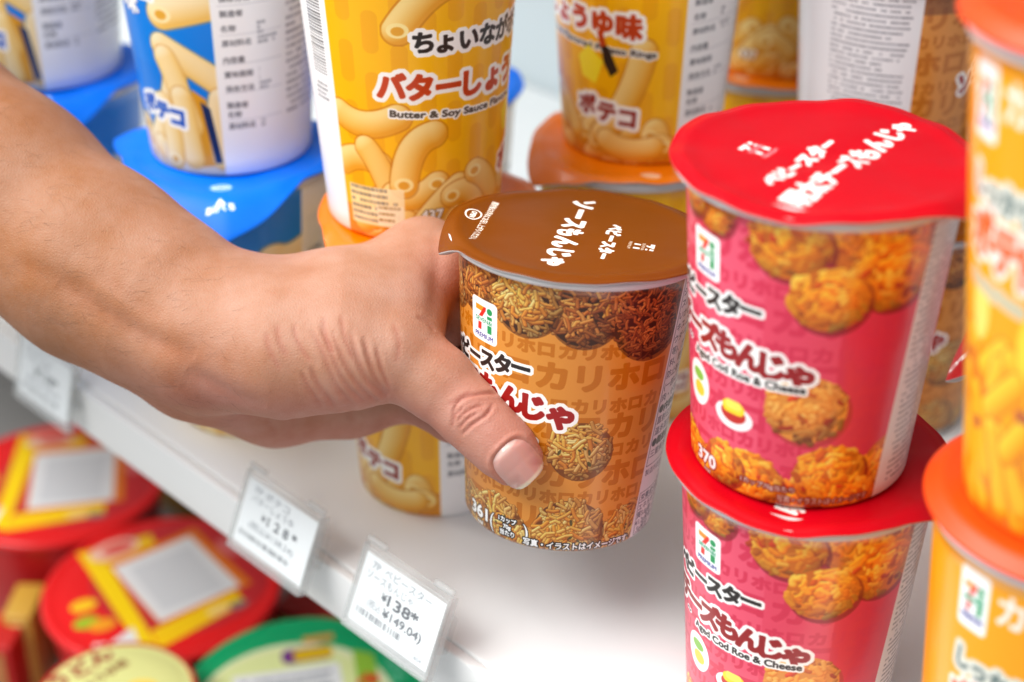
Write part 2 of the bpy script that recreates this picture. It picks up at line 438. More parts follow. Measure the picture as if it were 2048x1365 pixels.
def poteko_wrap(kind, s):
    rng = random.Random(5 if kind == 'yellow' else 6)
    H = 119.0; W = 360 * DEG
    X = lambda a: a * DEG
    bg = (250, 184, 0) if kind == 'yellow' else (0, 128, 228)
    A = Art(W, H, s, bg)
    if kind == 'yellow':
        for i in range(-40, 140, 15):
            for k in range(5):
                A.rrect(X(i), 6 + k * 23 + (11 if (i // 15) % 2 else 0), X(i + 9), 6 + k * 23 + 16 + (11 if (i // 15) % 2 else 0), 2.6, (238, 164, 6), .75)
    else:
        A.rect(X(-60), 0, X(180), 46, (8, 112, 214), .25)
    cr = ((255, 236, 168), (230, 158, 36), (184, 106, 12), (250, 226, 150), (226, 160, 40)) if kind == 'yellow' else ((255, 244, 214), (238, 190, 96), (206, 150, 74), (252, 232, 176), (226, 168, 60))
    T = lambda pts, r=5.0, hole=True: ring_snack(A, [(X(a), z) for a, z in pts], r, cr, hole)
    # bottom pile, front side
    A.rect(X(-48), 0, X(137), 13, (222, 140, 30) if kind == 'yellow' else (206, 160, 80), .9)
    for i in range(26):
        a = rng.uniform(-40, 128); z = rng.uniform(-2, 15); b = rng.uniform(-16, 16)
        T([(a, z), (a + b * .5, z + rng.uniform(2, 8)), (a + b, z + rng.uniform(-5, 6))], 4.2)
    T([(-44, 50), (-28, 44), (-8, 51)], 5.0, False); T([(-46, 30), (-34, 36), (-20, 32)], 4.8); T([(-28, 38), (-20, 32), (-14, 20)], 4.6); T([(-12, 20), (0, 16), (14, 24)], 4.8); T([(28, 22), (18, 18), (6, 8)], 4.8); T([(44, 14), (34, 22), (24, 18)], 4.6); T([(60, 12), (52, 22), (40, 26)], 4.6)
    T([(12, 44), (-3, 42), (-6, 24)], 5.2)
    T([(20, 100), (6, 97), (-6, 84)], 5.2); T([(118, 88), (128, 84), (150, 92)], 7)
    T([(112, 50), (106, 28), (84, 12)], 5.2, False); T([(88, 10), (100, 5), (120, 8)], 5.0, False)
    if kind == 'blue':
        A.rect(X(90), 0, X(137), 12, (236, 222, 196), .8)
        A.poly([(X(119), 4), (X(131), 5), (X(129), 34), (X(120), 38)], (220, 152, 34))
        T([(103, 55), (120, 50), (140, 40)], 5.2, False); T([(104, 50), (110, 42), (117, 22)], 5.0, False); T([(112, 34), (114, 22), (116, 8)], 4.6, False)
        T([(138, 34), (134, 24), (137, 8)], 4.6, False); A.poly([(X(125), 33), (X(131), 30), (X(136), 6), (X(131), 6)], (18, 44, 92))
        T([(142, 74), (122, 71), (106, 68)], 6.2); T([(96, 30), (104, 20), (100, 6)], 4.6)
        T([(-8, 50), (6, 44), (20, 52)], 6.2)
    ttl = (196, 62, 12) if kind == 'yellow' else (12, 72, 168)
    wht = (252, 250, 246)
    # titles
    if kind == 'yellow':
        up, mid = "ちょいながポテコ", "バターしょうゆ味"
        for c_, b_, h_ in ((wht, .8, ((1.9, wht),)), ((36, 30, 26), .36, ())):
            for i, ch in enumerate(up): A.text(ch, X(2) + i * 8.1, 79 - .35 * i, 8.6, c_, bold=b_, halo=h_)
        for c_, b_, h_ in ((wht, 1.0, ((2.2, wht),)), (ttl, .62, ())):
            for i, ch in enumerate(mid): A.text(ch, X(-18) + i * 10.3, 62.5 - .45 * i, 10.6, c_, bold=b_, halo=h_)
        A.text("Butter & Soy Sauce Flavored Potato Rings", X(-12), 52.5, 3.6, (70, 62, 50), bold=.12, halo=((.8, wht),), width=84, rot=-.045)
        A.poly([(X(66), 44), (X(75), 50), (X(86), 44), (X(80), 34), (X(69), 36)], (252, 228, 40))
        A.poly([(X(84), 54), (X(90), 50), (X(96), 41), (X(91), 38), (X(86), 44)], (30, 22, 18)); A.poly([(X(82), 56), (X(86), 56), (X(88), 51), (X(84), 50)], (190, 60, 20))
        A.rect(X(-43), 6, X(-6), 22, (250, 232, 186), .85)
        fine_print(A, X(-42), 7.5, X(-8), 21, 2.6, (120, 106, 84), rng, 1.3)
        A.rect(X(-24), 6.4, X(-7), 15, (250, 236, 200), .9); fine_print(A, X(-23), 7.5, X(-8), 14, 2.6, (150, 110, 50), rng, 1.2)
        A.text("437", X(4), 11, 6.0, wht, bold=.2, halo=((.5, (120, 84, 30)),))
    else:
        for c_, b_, h_ in ((wht, .8, ((1.9, wht),)), ((20, 60, 150), .36, ())):
            for i, ch in enumerate("ちょいながポテコ"): A.text(ch, X(2) + i * 8.1, 79 - .35 * i, 8.6, c_, bold=b_, halo=h_)
        for c_, b_, h_ in (((12, 72, 168), .8, ()), (wht, .5, ())):
            for i, ch in enumerate("うましお味"): A.text(ch, X(-6) + i * 12.3, 72 - .45 * i, 11.6, c_, bold=b_, halo=h_)
        for i, ch in enumerate("カリサク"): A.text(ch, X(70) + i * 8, 92 - i * 3, 8.6, (226, 226, 222), bold=.3, rot=-.15)
    for c_, b_, h_ in ((wht, 1.0, ((2.2, wht),)), ((150, 40, 30) if kind == 'yellow' else (16, 84, 190), .55, ())):
        for i, ch in enumerate("ポテコ"):
            A.text(ch, X(66 if kind == 'yellow' else 76) + i * (10 if kind == 'yellow' else 8.4), (24 if kind == 'yellow' else 28) - 1.6 * i, 9.4 if kind == 'yellow' else 8.6, c_, bold=b_, halo=h_, rot=-.06)
    house_logo(A, X(42), 101, 12, 15)
    # white back panel
    A.rect(X(137), -1, X(180), H + 1, (246, 246, 246)); A.rect(X(-180), -1, X(-47), H + 1, (246, 246, 246))
    ink = (120, 122, 128)
    x0 = X(137)
    for k, z in enumerate((98, 92, 86, 80, 75, 69, 63, 57, 50, 44, 38, 31, 27, 22)):
        A.text(('名称', '原材料名', '内容量', '賞味期限', '保存方法', '製造者')[k % 6], x0 + 3.2, z, 2.9, ink, bold=.06)
        fine_print(A, x0 + 17, z - (1.6 if k % 3 else 3.4), X(150 + (k * 37) % 29), z + 1.2, 1.9, (130, 132, 138) if k % 4 else (70, 72, 80), rng, 1.3)
    for z in range(24, 104, 12): A.rect(x0 + 2.5, z + .3, X(180), z + .6, (190, 192, 198))
    A.rect(x0 + 2.5, 88, x0 + 14.5, 103, (238, 240, 242))
    fine_print(A, X(-176), 22, X(-100), 96, 3.0, (128, 130, 138), rng, 1.3)
    for i in range(30):                                      # bar code
        z = 96 - i * 1.15; A.rect(X(-66), z - rng.choice((.2, .35, .5)), X(-52), z + .1, (70, 70, 72))
    fine_print(A, X(-66), 52, X(-53), 58, 1.8, (90, 90, 92), rng, .9)
    return A.image("wrap_" + kind)

def fries_wrap(s):
    rng = random.Random(9)
    H = 135.0; W = 300; X = lambda a: a * .72
    A = Art(W, H, s, (250, 164, 8))
    cols = ((255, 214, 60), (236, 150, 10), (190, 96, 16), (250, 210, 90), (230, 150, 40))
    A.rect(-150, 0, 150, 30, (232, 130, 14))
    for i in range(120):
        x = rng.uniform(-110, 110); z = rng.uniform(-4, 40); a = rng.uniform(-.9, .9)
        A.tube([(x, z), (x + 22 * math.sin(a), z + 22 * math.cos(a))], 4.0, cols[0] if rng.random() < .8 else (206, 110, 60), cols[1], edge=cols[2])
    for i in range(26): A.ell(rng.uniform(-110, 110), rng.uniform(0, 40), 3, 2, (176, 84, 60), .8, rng.uniform(0, 3))
    wht = (250, 240, 232)
    A.ell(X(-66), 62, 5.5, 9, (255, 224, 110)); A.ell(X(-30), 58, 6, 9, (255, 214, 60))
    for base in (-75, 20, 110):
        house_logo(A, X(base + 8), 117, 13, 20)
        for i, ch in enumerate("カリッとカリカリ"[:6]): A.text(ch, X(base + 22) + i * 11, 119 - 2.0 * i, 12, wht, bold=.5)
        A.text("しっかり食感", X(base + 2), 96, 8, (90, 110, 110), bold=.3, halo=((2.2, (226, 226, 214)),), rot=-.12)
        for c_, b_, h_ in ((wht, 1.2, ((2.4, wht),)), ((232, 92, 30), .8, ())):
            for i, ch in enumerate("ポテトスナック"): A.text(ch, X(base) + i * 13, 82 - 1.6 * i, 14, c_, bold=b_, halo=h_)
        A.text("Crunchy Potato", X(base), 70, 4.4, (200, 190, 160), bold=.9, halo=((1.2, (232, 222, 190)),), rot=-.09)
    return A.image("wrap_fries")

def lid_art(kind, R, s, tab_text=False):
    """seen from above: x to the right, y away from the reader; R in mm"""
    bg = dict(sauce=(120, 58, 0), cheese=(190, 0, 20), yellow=(232, 116, 0), blue=(0, 112, 236), fries=(228, 70, 6))[kind]
    A = Art(2 * R, 2 * R, s, bg, -R)
    wht = (250, 247, 242)
    if kind == 'sauce':
        d = math.atan2(-36.3 - 33.2, -6.9 - 2.4)             # running direction of the lines
        def line(tx, x, y, size, width, bold, col=wht):
            A.text(tx, x, y, size, col, rot=d, bold=bold, width=width)
        line("ソースもんじゃ", 0.6, 35.5, 10.0, 70, .62)
        line("ベビースター", 13.0, 12.5, 6.0, 37, .42)
        c, sn = math.cos(d), math.sin(d)
        def rel(u, v, ox=22.6, oy=-8.4): return ox + u * c - v * sn, oy + u * sn + v * c
        for P in ([(-3.6, 4.2), (.5, 4.2), (-.2, 2.6), (-3.6, 2.6)], [(-.4, 4.2), (.9, 4.2), (-.8, 1.2), (-2.2, 1.2)], [(-2.4, -.8), (-1, -.8), (-1.1, -3.2), (-2.6, -3.2)], [(1.5, -.8), (3.1, -.8), (3.1, -3.2), (1.5, -3.2)], [(1.5, 4.2), (3.1, 4.2), (3.1, 2.7), (1.5, 2.7)], [(1.5, 2), (3.1, 2), (3.1, 1.2), (1.5, 1.2)]):
            A.poly([rel(*p) for p in P], wht)
        A.text("SEVEN&i", *rel(-3.7, .2), 1.6, wht, rot=d, width=7.4); A.text("PREMIUM", *rel(-3.7, -4.7), 1.7, wht, rot=d, width=7.4)
        A.text("開封後はお早めにお召し上がりください。", -32.6, 25, 2.9, wht, rot=d, width=41, bold=.08)
        A.ell(-39.6, 9.4, 3.2, 4.9, wht, 1, d + 1.57); A.ell(-39.6, 9.4, 2.5, 4.1, bg, 1, d + 1.57); A.text("OPEN", -39.3, 12.2, 2.6, wht, rot=d, width=5.8, bold=.15)
        A.rect(-41.5, 9, -37.6, 10, bg, 0)
    elif kind == 'cheese':
        d = math.atan2(29.6 + 30.5, 20.5 + 9.2)
        c, sn = math.cos(d), math.sin(d)
        A.text("明太チーズもんじゃ", -7.6, -32, 9.4, wht, rot=d, width=68, bold=.5)
        A.text("ベビースター", -15.0, -21.5, 6.2, wht, rot=d, width=37, bold=.5)
        def rel(u, v, ox=-20, oy=3): return ox + u * c - v * sn, oy + u * sn + v * c
        for P in ([(-3.6, 4.2), (.5, 4.2), (-.2, 2.6), (-3.6, 2.6)], [(-.4, 4.2), (.9, 4.2), (-.8, 1.2), (-2.2, 1.2)], [(-2.4, -.8), (-1, -.8), (-1.1, -3.2), (-2.6, -3.2)], [(1.5, -.8), (3.1, -.8), (3.1, -3.2), (1.5, -3.2)], [(1.5, 4.2), (3.1, 4.2), (3.1, 2.7), (1.5, 2.7)], [(1.5, 2), (3.1, 2), (3.1, 1.2), (1.5, 1.2)]):
            A.poly([rel(*p) for p in P], wht)
        A.text("SEVEN&i", *rel(-3.7, .2), 1.8, wht, rot=d, width=7.4); A.text("PREMIUM", *rel(-3.7, -4.7), 1.9, wht, rot=d, width=7.4)
        if tab_text: A.text("OPEN", -48.5, -13, 3.0, wht, rot=-.3, bold=.12)
    elif kind == 'blue':
        A.ell(-5.7, -36, 4.2, 3.6, (150, 200, 250)); A.ell(-5.7, -36, 3.0, 2.4, (40, 130, 240)); A.text("OPEN", -5.7, -36, 2.4, wht, anchor='c', bold=.2)
        A.text("▲", -6.4, -47, 3.6, wht, anchor='c', bold=.2); A.text("あけくち", -6.6, -49.5, 2.8, wht, anchor='c', bold=.2)
        A.text("ポテコ", -20, 8, 14, wht, bold=.6)
    elif kind == 'yellow':
        A.ell(6, -37, 4.2, 3.4, (250, 196, 150)); A.ell(6, -37, 3.0, 2.3, (240, 140, 60)); A.text("OPEN", 6, -37, 2.4, wht, anchor='c', bold=.2)
        A.text("ポテコ", -20, 8, 14, wht, bold=.6)
    elif kind == 'fries':
        A.text("ポテトスナック", -30, 6, 9, wht, bold=.4, width=60)
    return A.image("lid_" + kind)

# ------------------------------------------------------------------ cups
def cup_meshes(h, rb, rt, img_wrap, body_mat, rim_mat, R, lid_mat, edge_mat, tabs=(), dome=0.0, skirt=0.0, seed=0, crinkle=0.0011):
    """returns (body mesh data, lid mesh data) as tuples; local +X is the front of the print"""
    N = 112
    prof = [(0.0, .004), (rb * .55, .0042), (rb - .0045, .0045), (rb - .003, .0008), (rb - .0022, 0.0), (rb - .0008, .0003), (rb, .0016)]
    K = 22
    for i in range(1, K + 1):
        t = i / K
        prof.append((rb + (rt - rb) * t, .0016 + (h - .0046 - skirt * 1.15 - .0016) * t))
    wrap_from, wrap_to = 6, 6 + K
    k_ = skirt * 1.15
    prof += [(rt + .0012, h - .0042 - k_), (R - .0022, h - .0036 - k_), (R - .0012 - k_ * .4, h - .0026 - k_), (R - .0012 - k_ * .4, h - .0014 - k_), (R - .002 - k_, h - .0008 - k_), (rt - .004, h - .0008 - k_)]
    verts = [(0, 0, prof[0][1])]
    for r, z in prof[1:]:
        for k in range(N):
            a = 2 * math.pi * k / N
            verts.append((r * math.cos(a), r * math.sin(a), z))
    faces, uv, fm = [], [], []
    for k in range(N):
        faces.append((0, 1 + (k + 1) % N, 1 + k)); uv += [(.5, 0)] * 3; fm.append(1)
    for i in range(1, len(prof) - 1):
        b0 = 1 + (i - 1) * N; b1 = b0 + N
        for k in range(N):
            k2 = (k + 1) % N
            faces.append((b0 + k, b0 + k2, b1 + k2, b1 + k))
            w = wrap_from <= i < wrap_to
            fm.append(0 if w or i in (4, 5) else 1)
            ks = k - N // 2; u0 = ((k + N // 2) % N) / N; u1 = u0 + 1 / N
            v0 = min(max(prof[i][1] / (h - .003), 0), 1); v1 = min(max(prof[i + 1][1] / (h - .003), 0), 1)
            uv += [(u0, v0), (u1, v0), (u1, v1), (u0, v1)]
    body = (verts, faces, [body_mat, rim_mat], uv, fm)
    # lid: foil sheet with a rolled edge, pull tabs, slight dishing
    rng = random.Random(seed)
    ph = [rng.uniform(0, 6.28) for _ in range(6)]
    NA = 144
    rr = [0, .15, .3, .45, .6, .72, .8, .86, .90, .93, .955, .975, .99, 1.0]
    def outer(a):
        e = 0; dr = 0
        for ta, hw, L, droop in tabs:
            d = abs((a - ta + math.pi) % (2 * math.pi) - math.pi)
            if d < hw:
                k = (1 - d / hw); k = k ** 1.2
                e += L * k; dr += droop * k
        return e, dr
    Rm = R + max([t[2] for t in tabs] + [0])
    lv, lf, luv, lfm = [], [], [], []
    def zf(q, a):
        z = -.0005 * (1 - q * q) + dome * (1 - q * q)
        if .84 < q < .97: z += .0008 * math.sin((q - .84) / .13 * math.pi)
        z += crinkle * q * q * (math.sin(3 * a + ph[0]) * .5 + math.sin(5 * a + ph[1]) * .35 + .3 * math.sin(9 * a + ph[2]) * q + .18 * math.sin(17 * a + ph[3]) * q ** 4)
        z += crinkle * .6 * math.sin(7 * q + 2 * a + ph[4]) * (1 - q)
        if skirt and q > .84: z -= skirt * ((q - .84) / .16) ** 2.2
        return z
    ring = []
    for i, q in enumerate(rr):
        row = []
        for k in range(NA if i else 1):
            a = 2 * math.pi * k / NA
            e, dr = outer(a)
            r = R * q + e * max(0, (q - .86) / .14) ** 1.0
            z = zf(q, a) - dr * (max(0, (q - .9) / .1) ** 1.6)
            row.append(len(lv)); lv.append((r * math.cos(a), r * math.sin(a), h + z))
        ring.append(row)
    er = []                                                   # edge thickness rings
    for j, (dq, dz) in enumerate(((.0002, -.0004), (0, -.0009), (-.0010, -.0011), (-.0030, -.0010))):
        row = []
        for k in range(NA):
            a = 2 * math.pi * k / NA; e, dr = outer(a)
            x, y, z = lv[ring[-1][k]]
            dq2 = dq; r = math.hypot(x, y) + dq2
            row.append(len(lv)); lv.append((r * math.cos(a), r * math.sin(a), z + dz))
        er.append(row)
    def U(i): x, y, z = lv[i]; return (.5 + y / (2 * Rm), .5 - x / (2 * Rm))
    for k in range(NA):
        f = (ring[0][0], ring[1][k], ring[1][(k + 1) % NA]); lf.append(f); luv += [U(i) for i in f]; lfm.append(0)
    allr = ring[1:] + er
    for i in range(len(allr) - 1):
        for k in range(NA):
            k2 = (k + 1) % NA
            f = (allr[i][k], allr[i + 1][k], allr[i + 1][k2], allr[i][k2]); lf.append(f); luv += [U(j) for j in f]
            lfm.append(0 if i < len(ring) - 1 else 1)
    lid = (lv, lf, [lid_mat, edge_mat], luv, lfm)
    return body, lid
def place_cup(name, label, group, mw, meshes, cat="snack cup", lid_turn=0.0):
    root = empty(name, None, mat=mw)
    tag(root, label, cat, group)
    for nm, key in (("paper_cup", 0), ("lid", 1)):
        src = meshes[key]
        if isinstance(src, tuple):
            o = mesh_obj(nm, src[0], src[1], src[2], root, src[3], src[4])
            meshes[key] = o.data
        else:
            o = bpy.data.objects.new(nm, src); COL.objects.link(o); o.parent = root
        if key: o.rotation_euler = (0, 0, math.radians(lid_turn))
    return root
def frame_to_cam(base, n=(0, 0, 1), turn=0.0):
    """matrix whose +X faces the camera round axis n, turned by `turn` degrees (print moves to the right)"""
    b = np.array(base, float); n = np.array(n, float); n /= np.linalg.norm(n)
    v = CAM - b; v = v - (v @ n) * n; e = v / np.linalg.norm(v); r = np.cross(n, e)
    a = math.radians(turn); e2 = e * math.cos(a) + r * math.sin(a); r2 = np.cross(n, e2)
    return Matrix(((e2[0], r2[0], n[0], b[0]), (e2[1], r2[1], n[1], b[1]), (e2[2], r2[2], n[2], b[2]), (0, 0, 0, 1)))

# ------------------------------------------------------------------ the shelves
white = mat("white_enamel", (0.88, 0.89, 0.885), 0.34, noise=(14.0, 0.05))
white_panel = mat("back_panel_white", (0.54, 0.61, 0.64), 0.5, noise=(6.0, 0.03))
grey_metal = mat("grey_enamel", (0.30, 0.29, 0.28), 0.5, noise=(8.0, 0.08))

def box_mesh(bm, x0, y0, z0, x1, y1, z1, bev=0.0):
    r = bmesh.ops.create_cube(bm, size=1.0)
    for v in r["verts"]:
        v.co = Vector((x0 + (v.co.x + .5) * (x1 - x0), y0 + (v.co.y + .5) * (y1 - y0), z0 + (v.co.z + .5) * (z1 - z0)))
    if bev:
        ed = list({e for v in r["verts"] for e in v.link_edges})
        bmesh.ops.bevel(bm, geom=ed, offset=bev, segments=3, profile=.5, affect='EDGES')
def bm_obj(name, bm, m, parent=None, smooth=True):
    me = bpy.data.meshes.new(name); bm.to_mesh(me); bm.free()
    for k in (m if isinstance(m, (list, tuple)) else [m]): me.materials.append(k)
    if smooth:
        me.polygons.foreach_set("use_smooth", np.ones(len(me.polygons), dtype=bool)); me.set_sharp_from_angle(angle=.6)
    o = bpy.data.objects.new(name, me); COL.objects.link(o)
    if parent is not None: o.parent = parent
    return o

sh = tag(empty("store_shelf", (0, 0.2, 0)), "white enamelled shop shelf board the snack cups stand on", "shelf")
b = bmesh.new(); box_mesh(b, -1.6, .0012, -.012, 1.3, .40, 0.0, .0012); o = bm_obj("shelf_board", b, white); o.parent = sh; o.matrix_parent_inverse = Matrix.Translation((0, -.2, 0))
b = bmesh.new(); box_mesh(b, -1.6, -.0035, -.0235, 1.3, .001, -.0006, .001); o = bm_obj("price_rail", b, white); o.parent = sh; o.matrix_parent_inverse = Matrix.Translation((0, -.2, 0))
b = bmesh.new(); box_mesh(b, -1.6, .402, -.30, 1.3, .42, .62); o = bm_obj("back_panel", b, white_panel); o.parent = sh; o.matrix_parent_inverse = Matrix.Translation((0, -.2, 0))
b = bmesh.new(); box_mesh(b, -1.6, .07, .455, 1.3, .40, .475, .001); o = bm_obj("unseen_shade_board", b, white_panel); o.parent = sh; o.matrix_parent_inverse = Matrix.Translation((0, -.2, 0))  # out of view; added to shade the rear cups and darken lid reflections
ls = tag(empty("lower_shelf", (0, 0.0, -.26)), "grey lower shelf holding the instant noodle bowls", "shelf")
b = bmesh.new(); box_mesh(b, -1.6, -.25, -.275, 1.3, .40, -.26, .001); o = bm_obj("shelf_board", b, grey_metal); o.parent = ls; o.matrix_parent_inverse = Matrix.Translation((0, 0, .26))

# ------------------------------------------------------------------ snack cups
paper_rim = mat("paper_rim", (0.62, 0.62, 0.63), 0.5)
foil_edge = mat("foil_edge", (0.50, 0.49, 0.49), 0.35)
def print_mat(name, img, rough=.3, coat=.25, bump=(38, .06, .002)):
    return mat(name, img=img, rough=rough, coat=coat, bump=bump)
img_sauce = monja_wrap('sauce', 9.0)
img_cheese = monja_wrap('cheese', 5.5)
img_yellow = poteko_wrap('yellow', 4.5)
img_blue = poteko_wrap('blue', 4.0)
img_fries = fries_wrap(3.0)
RL = 44.5
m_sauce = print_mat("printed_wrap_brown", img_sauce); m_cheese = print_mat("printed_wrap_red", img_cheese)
m_yellow = print_mat("printed_wrap_yellow", img_yellow); m_blue = print_mat("printed_wrap_blue", img_blue); m_fries = print_mat("printed_wrap_orange", img_fries)
TABL = 6.5
l_sauce = mat("foil_lid_brown", img=lid_art('sauce', 44.5 + 7, 10), rough=.42, coat=.0, spec=.22, bump=(60, .10, .002))
l_cheese = mat("foil_lid_red", img=lid_art('cheese', 44.5 + 7, 7), rough=.42, coat=.0, spec=.22, bump=(60, .10, .002))
l_cheese_tab = mat("foil_lid_red", img=lid_art('cheese', 44.5 + 7, 7, True), rough=.36, coat=.1, bump=(30, .05, .002))
l_yellow = mat("foil_lid_orange", img=lid_art('yellow', 43.0 + 9, 5), rough=.3, coat=.2)
l_blue = mat("foil_lid_blue", img=lid_art('blue', 44.0 + 17, 5), rough=.4, coat=.0, spec=.25)
l_fries = mat("plastic_lid_orange", img=lid_art('fries', 41.0, 4), rough=.45, coat=.0)

NH = (-.0294, .1114, .9933)
def LA(x, y): return math.atan2(x, -y)                       # lid direction: x right, y away from the reader
HERO_LID = np.array([0.01356, 0.05269, 0.1468])
nh = np.array(NH) / np.linalg.norm(NH)
HERO_H = 0.1022
HERO_B = HERO_LID - nh * 0.1022
hero_meshes = list(cup_meshes(HERO_H, .0327, .0398, img_sauce, m_sauce, paper_rim, .0445, l_sauce, foil_edge, tabs=((LA(-43.3, -11), .34, .0022, .0060),), seed=1, crinkle=.0006))
place_cup("snack_cup", "brown snack cup held in the hand, tilted above the shelf", "snack cups with brown lids", frame_to_cam(HERO_B, NH, 0), hero_meshes)

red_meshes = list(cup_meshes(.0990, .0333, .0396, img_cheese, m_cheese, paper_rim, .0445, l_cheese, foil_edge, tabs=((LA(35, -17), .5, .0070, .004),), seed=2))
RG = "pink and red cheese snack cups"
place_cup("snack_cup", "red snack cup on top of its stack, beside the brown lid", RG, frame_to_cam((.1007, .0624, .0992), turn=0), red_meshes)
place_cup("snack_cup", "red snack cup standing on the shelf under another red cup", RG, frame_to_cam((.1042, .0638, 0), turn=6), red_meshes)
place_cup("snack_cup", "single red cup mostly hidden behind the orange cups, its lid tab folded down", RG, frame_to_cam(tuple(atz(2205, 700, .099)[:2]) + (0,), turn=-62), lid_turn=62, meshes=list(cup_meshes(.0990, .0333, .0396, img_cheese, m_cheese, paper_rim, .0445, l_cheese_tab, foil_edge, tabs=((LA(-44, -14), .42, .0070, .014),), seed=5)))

brown_meshes = list(cup_meshes(.0990, .0333, .0396, img_sauce, m_sauce, paper_rim, .0445, l_sauce, foil_edge, tabs=((LA(-43.3, 2), .62, .0070, .0075),), seed=3))
BG = "snack cups with brown lids"
place_cup("snack_cup", "upper brown cup turned to show its white ingredients panel behind the red lid", BG, frame_to_cam((-.004, .248, .0992), turn=140), brown_meshes)
place_cup("snack_cup", "lower brown cup in shade behind the red cups", BG, frame_to_cam((.014, .246, 0), turn=30), brown_meshes)

place_cup("snack_cup", "rearmost upper brown cup in shade behind the orange cups", BG, frame_to_cam((.030, .343, .0992), turn=10), brown_meshes)
place_cup("snack_cup", "rearmost brown cup standing on the shelf, behind the other brown cups", BG, frame_to_cam((.032, .343, 0), turn=-10), brown_meshes)
yel_meshes = list(cup_meshes(.1188, .0322, .0405, img_yellow, m_yellow, paper_rim, .0430, l_yellow, paper_rim, tabs=((LA(-30, -22), .55, .0080, .007),), dome=.0008, seed=4))
YG = "yellow corn snack cups"
place_cup("snack_cup", "yellow cup with butter lettering, above the hand on an orange lid", YG, frame_to_cam((-.086, .0656, .119), turn=0), yel_meshes)
place_cup("snack_cup", "yellow cup standing on the shelf, its foot seen under the hand", YG, frame_to_cam((-.0787, .0686, 0), turn=-137), yel_meshes, lid_turn=150)
place_cup("snack_cup", "darker yellow cup with a white panel on its right, behind the brown lid", YG, frame_to_cam((-.0737, .1778, .119), turn=-112), yel_meshes)
place_cup("snack_cup", "yellow cup under the rear yellow one, orange lid showing above the brown lid", YG, frame_to_cam((-.0705, .172, 0), turn=-60), yel_meshes, lid_turn=60)
place_cup("snack_cup", "third yellow cup deep in shade between two white panels", YG, frame_to_cam((-.097, .292, .119), turn=-30), yel_meshes)
place_cup("snack_cup", "lowest rear yellow cup hidden behind the other yellow cups", YG, frame_to_cam((-.097, .292, 0), turn=-30), yel_meshes)

blue_meshes = list(cup_meshes(.1188, .0322, .0405, img_blue, m_blue, paper_rim, .0440, l_blue, l_blue, tabs=((LA(-6, -58), .74, .0185, .011), (LA(-54, 28), .5, .010, .002)), dome=.0006, seed=6))
UG = "blue corn snack cups"
place_cup("snack_cup", "blue cup with white back panel, above the wrist", UG, frame_to_cam((-.181, .0495, .119), turn=-143), blue_meshes)
place_cup("snack_cup", "blue cup behind the wrist with its pointed lid tab hanging forward", UG, frame_to_cam((-.1775, .0475, 0), turn=-99), blue_meshes, lid_turn=99)
place_cup("snack_cup", "farthest blue cup in the upper left corner", UG, frame_to_cam((-.312, .0423, .119), turn=-143), blue_meshes)
place_cup("snack_cup", "blue cup under the farthest one, mostly behind the forearm", UG, frame_to_cam((-.310, .0423, 0), turn=-70), blue_meshes, lid_turn=70)
place_cup("snack_cup", "blue cup behind the yellow lettered cup, only the lid rim showing", UG, frame_to_cam((-.180, .152, 0), turn=-80), blue_meshes, lid_turn=80)

fry_meshes = list(cup_meshes(.135, .0302, .0378, img_fries, m_fries, paper_rim, .0412, l_fries, l_fries, dome=.0004, skirt=.0030, seed=7, crinkle=.0001))
OG = "orange potato snack cups"
P0 = atz(2170, 985, .135)
place_cup("snack_cup", "orange cup at the right edge standing on a lower orange cup", OG, frame_to_cam((P0[0] - .0015 * RV[0], P0[1] - .0015 * RV[1], .1358), n=ZV - .050 * RV, turn=0), fry_meshes)
place_cup("snack_cup", "lowest orange cup in the right corner with a glossy domed lid", OG, frame_to_cam((P0[0], P0[1], 0), turn=22), fry_meshes)

#HAND0
# ------------------------------------------------------------------ the reaching arm and hand (one continuous body)
def cup_at(psi, z, out):
    """point `out` metres off the held cup's wall; psi degrees round it (0 = nearest the reader, negative = left), z in m up the wall"""
    v = CAM - HERO_B; v = v - (v @ nh) * nh; e = v / np.linalg.norm(v); r = np.cross(nh, e)
    a = math.radians(psi); R = .0327 + (.0398 - .0327) * z / HERO_H + out
    return HERO_B + nh * z + R * (math.cos(a) * e + math.sin(a) * r)
DZ = 0.014
PR = []                                                      # (a, b, ra, rb, blend)
def J(px, py, d, rpx): d += DZ; return atd(px, py, d), rpx * d / FPX
def cone(A_, B_, k): PR.append((A_[0], B_[0], A_[1], B_[1], k))
def chain(pts, k):
    for p, q in zip(pts[:-1], pts[1:]): cone(p, q, k)
chain([J(-820, -150, .70, 330), J(-330, 178, .640, 262), J(2, 393, .604, 200), J(200, 535, .588, 183), J(330, 614, .578, 164), J(425, 672, .573, 150)], .012)
WR = J(440, 650, .575, 120)
chain([J(470, 628, .585, 84), J(660, 578, .588, 60), J(848, 520, .592, 56)], .014)      # index metacarpal
chain([J(455, 660, .592, 100), J(845, 610, .606, 66)], .016)
chain([J(430, 700, .596, 100), J(838, 700, .610, 64)], .016)
chain([J(390, 742, .587, 98), J(555, 778, .602, 106), J(700, 786, .608, 80), J(812, 786, .608, 56)], .010)   # heel of the hand
chain([J(420, 690, .562, 120), J(570, 706, .553, 116), J(700, 704, .549, 100), J(788, 708, .547, 84)], .012)   # thumb metacarpal
chain([J(500, 652, .564, 104), J(700, 640, .560, 86), J(800, 632, .560, 62)], .016)
chain([J(520, 622, .576, 78), J(700, 600, .573, 74), J(835, 552, .583, 56)], .014)
chain([J(795, 640, .562, 68), J(842, 560, .580, 58), J(850, 515, .590, 58)], .016)     # web
